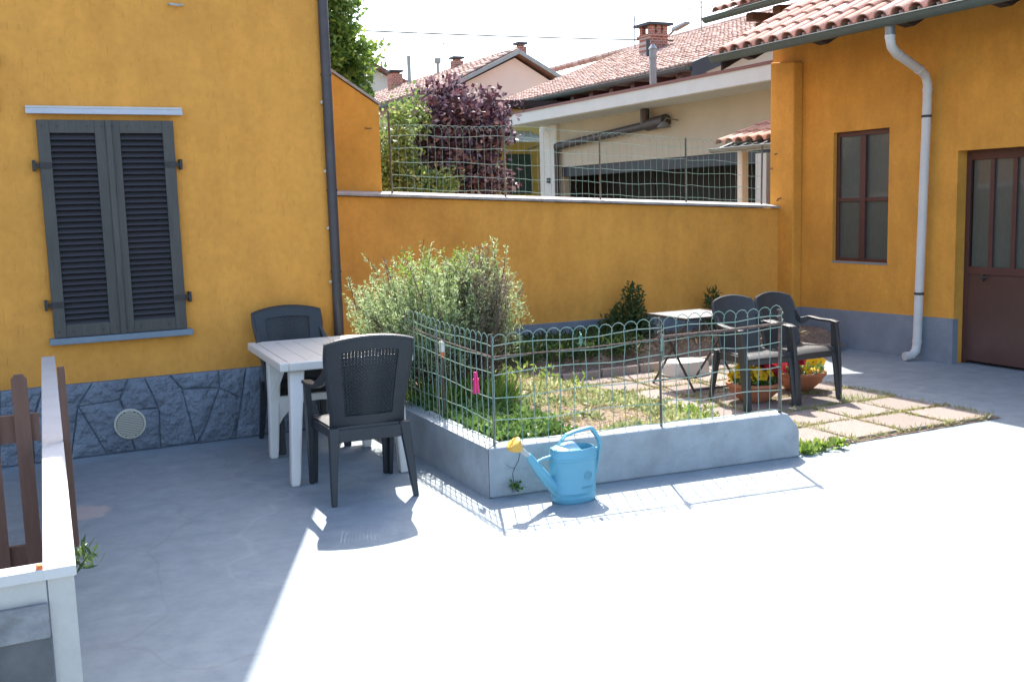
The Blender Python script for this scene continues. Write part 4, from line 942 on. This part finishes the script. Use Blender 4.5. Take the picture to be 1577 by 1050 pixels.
def antenna(parent,x,y,z0,z1,arms,name='antenna'):
    s=MB(); s.tube([(x,y,z0),(x,y,z1)],.018,6)
    for zz,l,nn in arms:
        s.tube([(x-l*.5,y+l*.5,zz),(x+l*.5,y-l*.5,zz)],.012,5)
        for k in range(nn):
            t=-1+2*k/(nn-1) if nn>1 else 0; a=(x+t*l*.5,y-t*l*.5,zz); s.tube([(a[0]-.0,a[1],a[2]-.16),(a[0],a[1],a[2]+.16)],.009,5)
    return s.build(name,M['zinc'],parent)
antenna(HH,16.2,24.48,5.6,6.6,[(6.5,.25,2),(6.3,.14,1)]); antenna(HH,16.2,21.51,5.6,6.45,[(6.3,.5,3),(6.42,.4,2)])
# ================================================================= street lamp beyond the roof
SLp=thing('street_lamp',(17.2,25.6,0),'street lamp with a curved arm rising behind the brick chimney','street lamp')
MB().tube([(17.2,24.75,0),(17.2,24.75,5.3),(17.2,24.72,5.75),(17.2,24.5,6.0),(17.2,24.0,6.22)],[.06,.055,.045,.04,.03],8).build('pole',M['zinc'],SLp)
MB().hexa([(17.1,24.05,6.17),(17.3,24.05,6.17),(17.3,23.45,6.27),(17.1,23.45,6.27)],[(17.12,24.05,6.26),(17.28,24.05,6.26),(17.28,23.45,6.33),(17.12,23.45,6.33)]).build('lamp_head',M['zinc'],SLp)
# ================================================================= pink gable house
PH=thing('pink_house',(13.4,27,0),'pale pink gabled house with small brick chimneys in the middle distance','house')
py0=27.0; ax,az_=13.8,5.83
s=MB(); s.prism([(11.85,0),(16.1,0),(16.1,4.5),(ax,az_-.1),(11.85,4.83)],'y',py0,42); s.build('wall',M['pink'],PH)
s=MB(); s.prism([(11.5,4.74),(ax,az_),(ax,az_+.12),(11.45,4.84)],'y',py0-.25,42.3); s.prism([(ax+.001,az_),(16.6,4.42),(16.65,4.50),(ax+.001,az_+.12)],'y',py0-.25,42.3); pr=s.build('roof',M['tile_channel'],PH)
tiled_slope(pr,(11.45,py0-.2,4.84),(11.45,42.2,4.84),(ax,py0-.2,az_+.12),(ax,42.2,az_+.12),9,50,M['tile_far'],h_=.06)
gutter(PH,11.36,py0-.2,42.2,4.77,.09)
s=MB(); s.prism([(11.4,4.68),(ax,az_-.02),(ax,az_+.10),(11.4,4.80)],'y',py0-.30,py0-.252); s.prism([(ax+.002,az_-.02),(16.68,4.36),(16.68,4.48),(ax+.002,az_+.10)],'y',py0-.30,py0-.252); s.build('verge_board',M['zinc'],PH)
def chim(x,y,z,w_,h_):
    c=MB().box(x-w_/2,x+w_/2,y-w_/2,y+w_/2,z-.4,z+h_).build('chimney',M['brick'],PH); MB().box(x-w_*.6,x+w_*.6,y-w_*.6,y+w_*.6,z+h_+.06,z+h_+.12).build('chimney_cap',M['steel_dark'],c); MB().box(x-w_*.3,x+w_*.3,y-w_*.3,y+w_*.3,z+h_+.0005,z+h_+.0595).build('chimney_flue',M['brick'],c)
chim(14.30,27.6,5.62,.27,.52); chim(13.6,30.6,5.85,.32,.26); chim(13.4,35.6,5.9,.42,.40)
s=MB(); s.tube([(13.4,34.2,5.6),(13.4,34.2,6.75)],.07,8); s.build('flue',M['zinc'],PH); s=MB(); s.tube([(13.5,31.9,5.6),(13.5,31.9,6.2)],.05,8); s.tube([(13.5,31.9,6.2),(13.5,31.9,6.36)],[.11,.12],8); s.build('flue',M['zinc'],PH)
antenna(PH,13.5,31.4,5.6,6.8,[(6.75,.7,4)])
# cream house far left
CH=thing('cream_house',(14,40,0),'far cream gabled house peeking above the ochre end wall','house')
s=MB(); s.prism([(10,0),(18.2,0),(18.2,6.95),(14,8.95),(10,7.0)],'y',46,58); s.build('wall',M['cream_far'],CH)
s=MB(); s.prism([(14,8.97),(18.6,6.78),(18.6,6.94),(14,9.13)],'y',45.6,58.4); s.prism([(13.999,8.97),(13.999,9.13),(9.6,7.03),(9.6,6.87)],'y',45.6,58.4); s.build('roof',M['tile_channel'],CH)
c=MB().box(18.05,18.5,46.5,47.0,6.5,7.4).build('chimney',M['brick'],CH); MB().box(18.0,18.55,46.45,47.05,7.401,7.47).build('chimney_cap',M['steel_dark'],c)
MB().tube([(16.7,46,7.6),(16.7,46,8.2)],.05,6).build('flue',M['zinc'],CH)
# yellow house with green shutters
YH=thing('shuttered_house',(10.5,21,0),'yellow house with dark green shutters half hidden behind the purple tree','house')
s=MB(); s.box(9.4,12.45,21.4,25,0,3.75); s.build('wall',M['yellow_far'],YH)
s=MB(); s.box(9.2,12.44,20.9,25.2,3.76,3.9); s.build('eave',M['wood_dark'],YH)
def shut(x0,x1,z0,z1):
    w0=MB().box(x0,x1,21.36,21.398,z0,z1).build('window',M['dark_in'],YH); xm=(x0+x1)/2
    for a,b in ((x0,xm-.01),(xm+.01,x1)):
        f=MB().box(a,b,21.33,21.359,z0,z1).build('shutter',M['green_shutter'],w0)
shut(10.65,11.25,1.85,2.75); shut(9.95,10.35,1.95,2.75)
s=MB(); s.hexa([(9.55,20.3,2.95),(11.25,20.3,2.95),(11.25,21.39,3.25),(9.55,21.39,3.25)],[(9.55,20.3,2.97),(11.25,20.3,2.97),(11.25,21.39,3.27),(9.55,21.39,3.27)]); s.build('glass_awning',M['awning'],YH)
s=MB()
for x in (9.6,10.4,11.2): s.tube([(x,21.38,2.85),(x,20.4,2.94)],.015,5)
s.build('awning_bracket',M['zinc'],YH)
# upper roof behind the workshop
UR=thing('upper_roof_house',(10.2,11.2,0),'taller tiled roof corner with dark gutter above the workshop roof','house')
s=MB(); s.box(10.3,16,9.75,10.9,0,4.5); s.build('wall',M['ochre'],UR)
ux,uz=9.55,4.22
s=MB(); s.hexa([(ux,9.7,uz-.05),(16,9.7,uz+2.5),(16,12.4,uz+2.5),(ux,12.4,uz-.05)],[(ux,9.7,uz),(16,9.7,uz+2.55),(16,12.4,uz+2.55),(ux,12.4,uz)]); uo=s.build('roof',M['tile_channel'],UR)
sl3=math.atan(2.55/6.45)
for c_ in range(13):
    for r in range(4):
        o=link('tile',cm,M['tile'],uo,Vector((ux-.03+r*.33*math.cos(sl3),12.3-c_*.205,uz+.04+r*.33*math.sin(sl3)))-wloc(uo)); o.rotation_euler=(R(random.uniform(-2,2)),-sl3+R(3),R(random.uniform(-1.5,1.5)))
gutter(UR,ux-.06,9.7,12.5,uz-.02,.07)
for yy in (11.75,11.2,10.6): MB().box(ux+.12,11.2,yy-.07,yy+.07,uz-.16,uz-.052).build('rafter',M['wood_red'],UR)
MB().box(ux+.35,ux+.55,9.8,11.9,uz-.30,uz-.161).build('wall_plate',M['wood_red'],UR)
# power line
s=MB(); P0=Vector((-2,22,5.5)); P1=Vector((24,22,5.9)); pts=[]
for k in range(25):
    t=k/24; p=P0.lerp(P1,t); p.z-=.5*4*t*(1-t)*.5; pts.append(p)
tag(s.tube(pts,.016,5).build('power_line',M['iron']),'thin power line crossing the pale sky above the roofs','power line')
# ================================================================= VEGETATION
def branches(base,tips,r0,mat_,parent,name='trunk',j=.06,rs=rng):
    s=MB(); base=Vector(base)
    for t in tips:
        t=Vector(t); pts=[]; 
        for k in range(7):
            q=k/6; p=base.lerp(t,q); p.z+= .12*(t.z-base.z)*math.sin(math.pi*q)*.5; 
            if 0<k<6: p+=Vector(rs.normal(size=3)*j*(t-base).length*.5)
            pts.append(p)
        s.tube(pts,[r0*(1-.85*k/6) for k in range(7)],6)
    return s.build(name,mat_,parent,smooth=True)
# rosemary
RB=thing('rosemary_bush',(2.95,6.75,.2),'large straggly rosemary bush leaning over the netting against the back wall','bush')
rs=np.random.default_rng(11)
base=np.array([2.93,6.75,.22]); ns=1500
# sprig tips spread in two overlapping crowns
blobs=[(2.44,6.85,.95,.34,.38,.24),(2.80,6.85,1.03,.40,.40,.30),(3.16,6.80,1.03,.31,.34,.29),(2.72,6.75,.76,.36,.34,.24),(3.08,6.8,1.16,.24,.28,.17),(3.22,6.8,.80,.22,.25,.2)]
tips,d=in_blob(ns,blobs,rs)
tips=tips[(tips[:,0]>2.20)]; ns=len(tips)
leaves=[];dry=[];tw=MB()
ext=rs.random(ns)<.10
for i in range(ns):
    tip=tips[i].copy(); out=unit(tip-base)
    if ext[i]: tip+=np.array([0,0,.10])+out*.06
    L=.20+.16*rs.random(); dirv=unit(out*.55+np.array([0,0,.75])+rs.normal(size=3)*.22); st=tip-dirv*L
    m=34; t=rs.random(m)**.8; bend=np.outer((t-.5)**2,rs.normal(size=3))*.05
    C=st+np.outer(t,dirv)*L+bend; D=unit(rs.normal(size=(m,3))+dirv*1.0)
    isdry=(abs(st[0]-3.12)<.17 and st[2]<1.08 and rs.random()<.65) or rs.random()<.07
    q=leaf_quads(C,D,.028+.014*rs.random(m),.0072,rs)
    (dry if isdry else leaves).append(q)
    if i%3==0: tw.tube([tuple(base+(st-base)*.55+rs.normal(size=3)*.03),tuple(st),tuple(tip)],[.005,.0035,.0015],4,False)
quads('foliage',np.concatenate(leaves),M['rosemary'],RB,'stuff',RB.location); quads('dry_foliage',np.concatenate(dry),M['dry_twig'],RB,'stuff',RB.location)
tw.build('twigs',M['bark'],RB,kind='stuff')
branches((2.95,6.72,.12),[(2.62,6.9,.85),(2.8,6.8,.95),(3.05,6.85,1.0),(3.35,6.8,.9),(3.5,6.9,.75),(2.7,6.5,.6),(3.2,6.6,.8)],.022,M['bark'],RB)
fr=[]
for i in range(46):
    c=np.array([2.55+.75*rs.random(),6.9+rs.normal()*.15,1.12+.18*rs.random()]); m=22; C=c+np.outer(rs.random(m)-.5,[.0,.0,.16]); fr.append(leaf_quads(C,rs.normal(size=(m,3))+[0,0,.8],.032,.010,rs))
quads('fresh_shoots',np.concatenate(fr),M['fresh'],RB,'stuff',RB.location)
# ground cover on the left strip of the bed
def scatter(name,n,fx_,mat_,L,W,upw,label=None,cat=None,per=6,hh=.03,rs=rng):
    C=np.array([fx_(rs) for _ in range(n)]); C=np.repeat(C,per,0)+rs.normal(size=(n*per,3))*[.018,.018,0]; C[:,2]+=rs.random(n*per)*hh
    D=rs.normal(size=(n*per,3))*.8+[0,0,upw]; return tag(quads(name,leaf_quads(C,D,L*(.5+rs.random(n*per)),W,rs),mat_,None,'stuff'),label,cat)
def cov(rs):
    while 1:
        x=rs.uniform(2.55,3.13); y=rs.uniform(5.32,6.8)
        if x<3.06+(y-5.4)*.07: return (x,y,soil_z(x,y))
scatter('ground_cover',1100,cov,M['cover'],.05,.026,.45,'mat of small green leaves filling the left strip of the bed','ground cover',per=7,hh=.06)
def cl(cx_,cy_,sx,sy):
    return lambda rs:(cx_+rs.normal()*sx,cy_+rs.normal()*sy,soil_z(cx_,cy_))
scatter('long_grass',150,lambda rs:(2.62+rs.random()*.62,6.62+rs.normal()*.12-.0,.22),M['fresh'],.20,.014,1.5,'clump of bright long leaves under the rosemary bush','grass',per=8,hh=.01)
scatter('long_grass',60,lambda rs:(2.56+rs.random()*.2,6.85+rs.normal()*.15,.22),M['fresh'],.18,.014,1.3,'clump of bright long leaves in the corner behind the white table','grass',per=8,hh=.03)
from mathutils import noise as NZ
def bed(rs):
    while 1:
        x=rs.uniform(3.18,4.75); y=rs.uniform(5.2,7.45)
        if y<pfront(x)+.14: continue
        q=NZ.noise(Vector((x*2.6,y*2.6,3)))
        if q>-.16+.25*rs.random()-(.25 if (x>4.2) else 0): return (x,y,soil_z(x,y))
scatter('bed_weeds',1150,bed,M['weed'],.042,.020,.7,'scattered low weeds and seedlings over the soil bed','weeds',per=6,hh=.035)
scatter('dry_litter',1300,lambda rs:(rs.uniform(3.15,4.7),rs.uniform(5.3,7.5),soil_z(4.0,6)*.0+.0) if False else (lambda x,y:(x,y,soil_z(x,y)+.012))(rs.uniform(3.18,4.6),rs.uniform(5.3,7.5)),M['drymoss'],.03,.008,.1,'dry plant litter lying on the soil bed','litter',per=4,hh=.004)
Q=[]
for k,(x,y,h_) in enumerate(((4.05,6.9,.14),(3.9,7.2,.12),(4.45,6.0,.14),(4.3,5.75,.16),(3.6,7.3,.12),(4.6,6.3,.12),(4.15,5.3,.10),(4.62,5.55,.10),(3.75,7.4,.12))):
    m=40; C=np.array([x,y,soil_z(x,y)])+rs.normal(size=(m,3))*[.05,.05,0]+np.outer(rs.random(m),[0,0,h_]); Q.append(leaf_quads(C,rs.normal(size=(m,3))*.7+[0,0,.9],.055,.018,rs))
tag(quads('seedlings',np.concatenate(Q),M['fresh'],None,'stuff'),'leafy green seedlings sprouting here and there in the weedy soil bed','seedlings')
# moss and dry grass in the joints between slabs
def joint(rs):
    while 1:
        x=rs.uniform(4.5,6.46); y=rs.uniform(5.0,8.1)
        if y>5.07 and x<6.44 and all(abs(x-a)>.212 or abs(y-b)>.212 for a,b in slabs): return (x,y,.010)
scatter('joint_moss',2600,joint,M['drymoss'],.026,.006,1.0,'dry yellowing moss and grass growing in the joints between the slabs','moss',per=6,hh=.012)
scatter('joint_grass',420,joint,M['weed'],.04,.008,1.0,'green grass tufts growing in the joints between the slabs','grass',per=6,hh=.012)
scatter('edge_weeds',38,lambda rs:(4.56+rs.random()**2*.34,4.99+rs.normal()*.03+.02,.005),M['fresh'],.05,.022,.9,'bright green weeds at the right foot of the planter wall','weeds',per=8,hh=.03)
scatter('grass_tuft',14,lambda rs:(6.05+rs.normal()*.05,6.08+rs.normal()*.03,.012),M['weed'],.06,.006,1.6,'small grass tuft between slabs near the shadow edge','grass',per=6,hh=.01)
# weed in the wall crack and at the parapet
def little(name,x,y,z,n,spread,L,W,lab,m='cover'):
    C=np.array([x,y,z])+rs.normal(size=(n,3))*spread; return tag(quads(name,leaf_quads(C,rs.normal(size=(n,3))+[0,-.6,.5],L,W,rs),M[m]),lab,'weed')
little('wall_weed',2.553,pfront(2.55)-.03,.062,46,(.016,.008,.012),.03,.018,'small green weed growing from the crack left of the watering can','cover')
little('parapet_weed',.19,3.55,.55,55,(.016,.025,.016),.055,.011,'spiky green weed beside the near end of the parapet','darkleaf')
# back bed planting in the wall's shade
def bb(rs): x=rs.uniform(3.4,5.55); return (x,rs.uniform(8.25,9.15),.18)
scatter('border_plants',700,bb,M['darkleaf'],.06,.022,.8,'dark green border plants in the shade at the foot of the garden wall','plants',per=12,hh=.16)
scatter('border_litter',500,lambda rs:(rs.uniform(5.2,7.6),rs.uniform(8.25,9.15),.19),M['dry_twig'],.07,.014,.4,'dry brown stems along the shaded border','plants',per=6,hh=.05)
def shrub(name,c,blobs,n,L,W,mm,lab,cat,base,tips,r0=.015,seed=1,bark='bark',upb=.3):
    t=thing(name,c,lab,cat); rs=np.random.default_rng(seed); C,d=in_blob(n,blobs,rs); D=unit(d*.6+rs.normal(size=(n,3))*.8+[0,0,upb]); quads('crown',leaf_quads(C,D,L*(.6+.8*rs.random(n)),W*(.7+.6*rs.random(n)),rs),M[mm],t,'stuff',c); branches(base,tips,r0,M[bark],t); return t
shrub('evergreen_shrub',(5.85,8.95,.2),[(5.80,8.95,.42,.22,.15,.22),(5.86,8.95,.62,.12,.1,.20),(5.62,8.95,.38,.16,.12,.14),(5.95,8.95,.35,.15,.12,.15)],2600,.045,.02,'darkleaf','dark green upright shrub against the garden wall left of the folding table','shrub',(5.85,8.95,.18),[(5.85,8.95,.7),(5.65,8.95,.45),(5.98,8.95,.45)],.01,21)
shrub('evergreen_shrub',(6.85,9.0,.2),[(6.92,9.0,.48,.09,.1,.22),(6.9,9.0,.32,.10,.12,.12)],600,.06,.018,'darkleaf','dark leafy plant against the garden wall behind the charcoal armchairs','shrub',(6.86,9.0,.18),[(6.92,9.0,.62),(6.88,9.0,.4)],.01,22)
# plum tree: cluster crown
def tree(name,base,blobs,nsub,per,L,W,mm,lab,cat,seed,r0,bark,sub=(.16,.16,.12),split=None):
    t=thing(name,base,lab,cat); rs=np.random.default_rng(seed); cs_,d=in_blob(nsub,blobs,rs); Cs=[];Ds=[]
    for i in range(nsub):
        off=rs.normal(size=(per,3))*np.array(sub); Cs.append(cs_[i]+off); Ds.append(rs.normal(size=(per,3))*.8+d[i]*.5+np.array([0,0,.25]))
    C=np.concatenate(Cs); D=np.concatenate(Ds); n=len(C)
    quads('crown',leaf_quads(C,D,L*(.6+.8*rs.random(n)),W*(.7+.6*rs.random(n)),rs),M[mm],t,'stuff',base)
    top=[tuple(c) for c in cs_[rs.choice(nsub,16)]]; b=Vector(base); cr=b+Vector((0,0,(sum(c[2] for c in top)/16-b.z)*.45))
    s=MB(); s.tube([b,b.lerp(cr,.5)+Vector((.03,.02,0)),cr],[r0*1.3,r0,r0*.85],8); s.build('trunk',M[bark],t,smooth=True)
    branches(cr,top,r0*.6,M[bark],t,'limbs',.05,rs); return t
tree('plum_tree',(5.68,12.6,0),[(5.25,12.6,2.72,.42,.5,.42),(5.75,12.7,2.75,.42,.5,.40),(5.05,12.5,2.40,.42,.4,.26),(5.55,12.5,2.30,.62,.5,.40),(5.95,12.6,2.55,.30,.4,.26),(5.9,12.4,1.95,.35,.4,.25),(5.35,12.5,1.95,.42,.4,.22),(5.45,12.6,3.08,.20,.25,.16),(5.95,12.5,3.0,.10,.2,.16),(6.2,12.6,2.78,.18,.2,.14)],300,34,.08,.05,'plum','purple-leaved plum tree behind the wire fence','tree',31,.07,'plumbark',(.075,.075,.06))
tree('green_shrub_tree',(4.75,12.0,0),[(4.45,11.9,2.55,.16,.3,.32),(4.42,11.9,2.2,.28,.35,.36),(4.5,12,1.95,.42,.4,.26),(4.9,11.9,1.85,.35,.3,.2),(4.85,12.3,2.75,.14,.2,.22)],150,46,.06,.034,'shrub','light green shrubs between the ochre end wall and the plum tree','shrub',33,.04,'bark',(.07,.07,.08))
tree('broadleaf_tree',(5.0,17,0),[(5.2,17,5.0,.55,.8,.9),(5.0,17,4.2,.75,.8,.6),(5.6,17,4.1,.45,.5,.35),(4.6,17,5.2,.7,.8,.9),(5.45,17,3.75,.35,.5,.3),(4.8,16.8,3.4,.6,.5,.5),(5.7,17,3.5,.22,.3,.3)],420,52,.10,.06,'tree','tall bright green tree rising behind the ochre end wall','tree',35,.12,'bark',(.12,.12,.10))
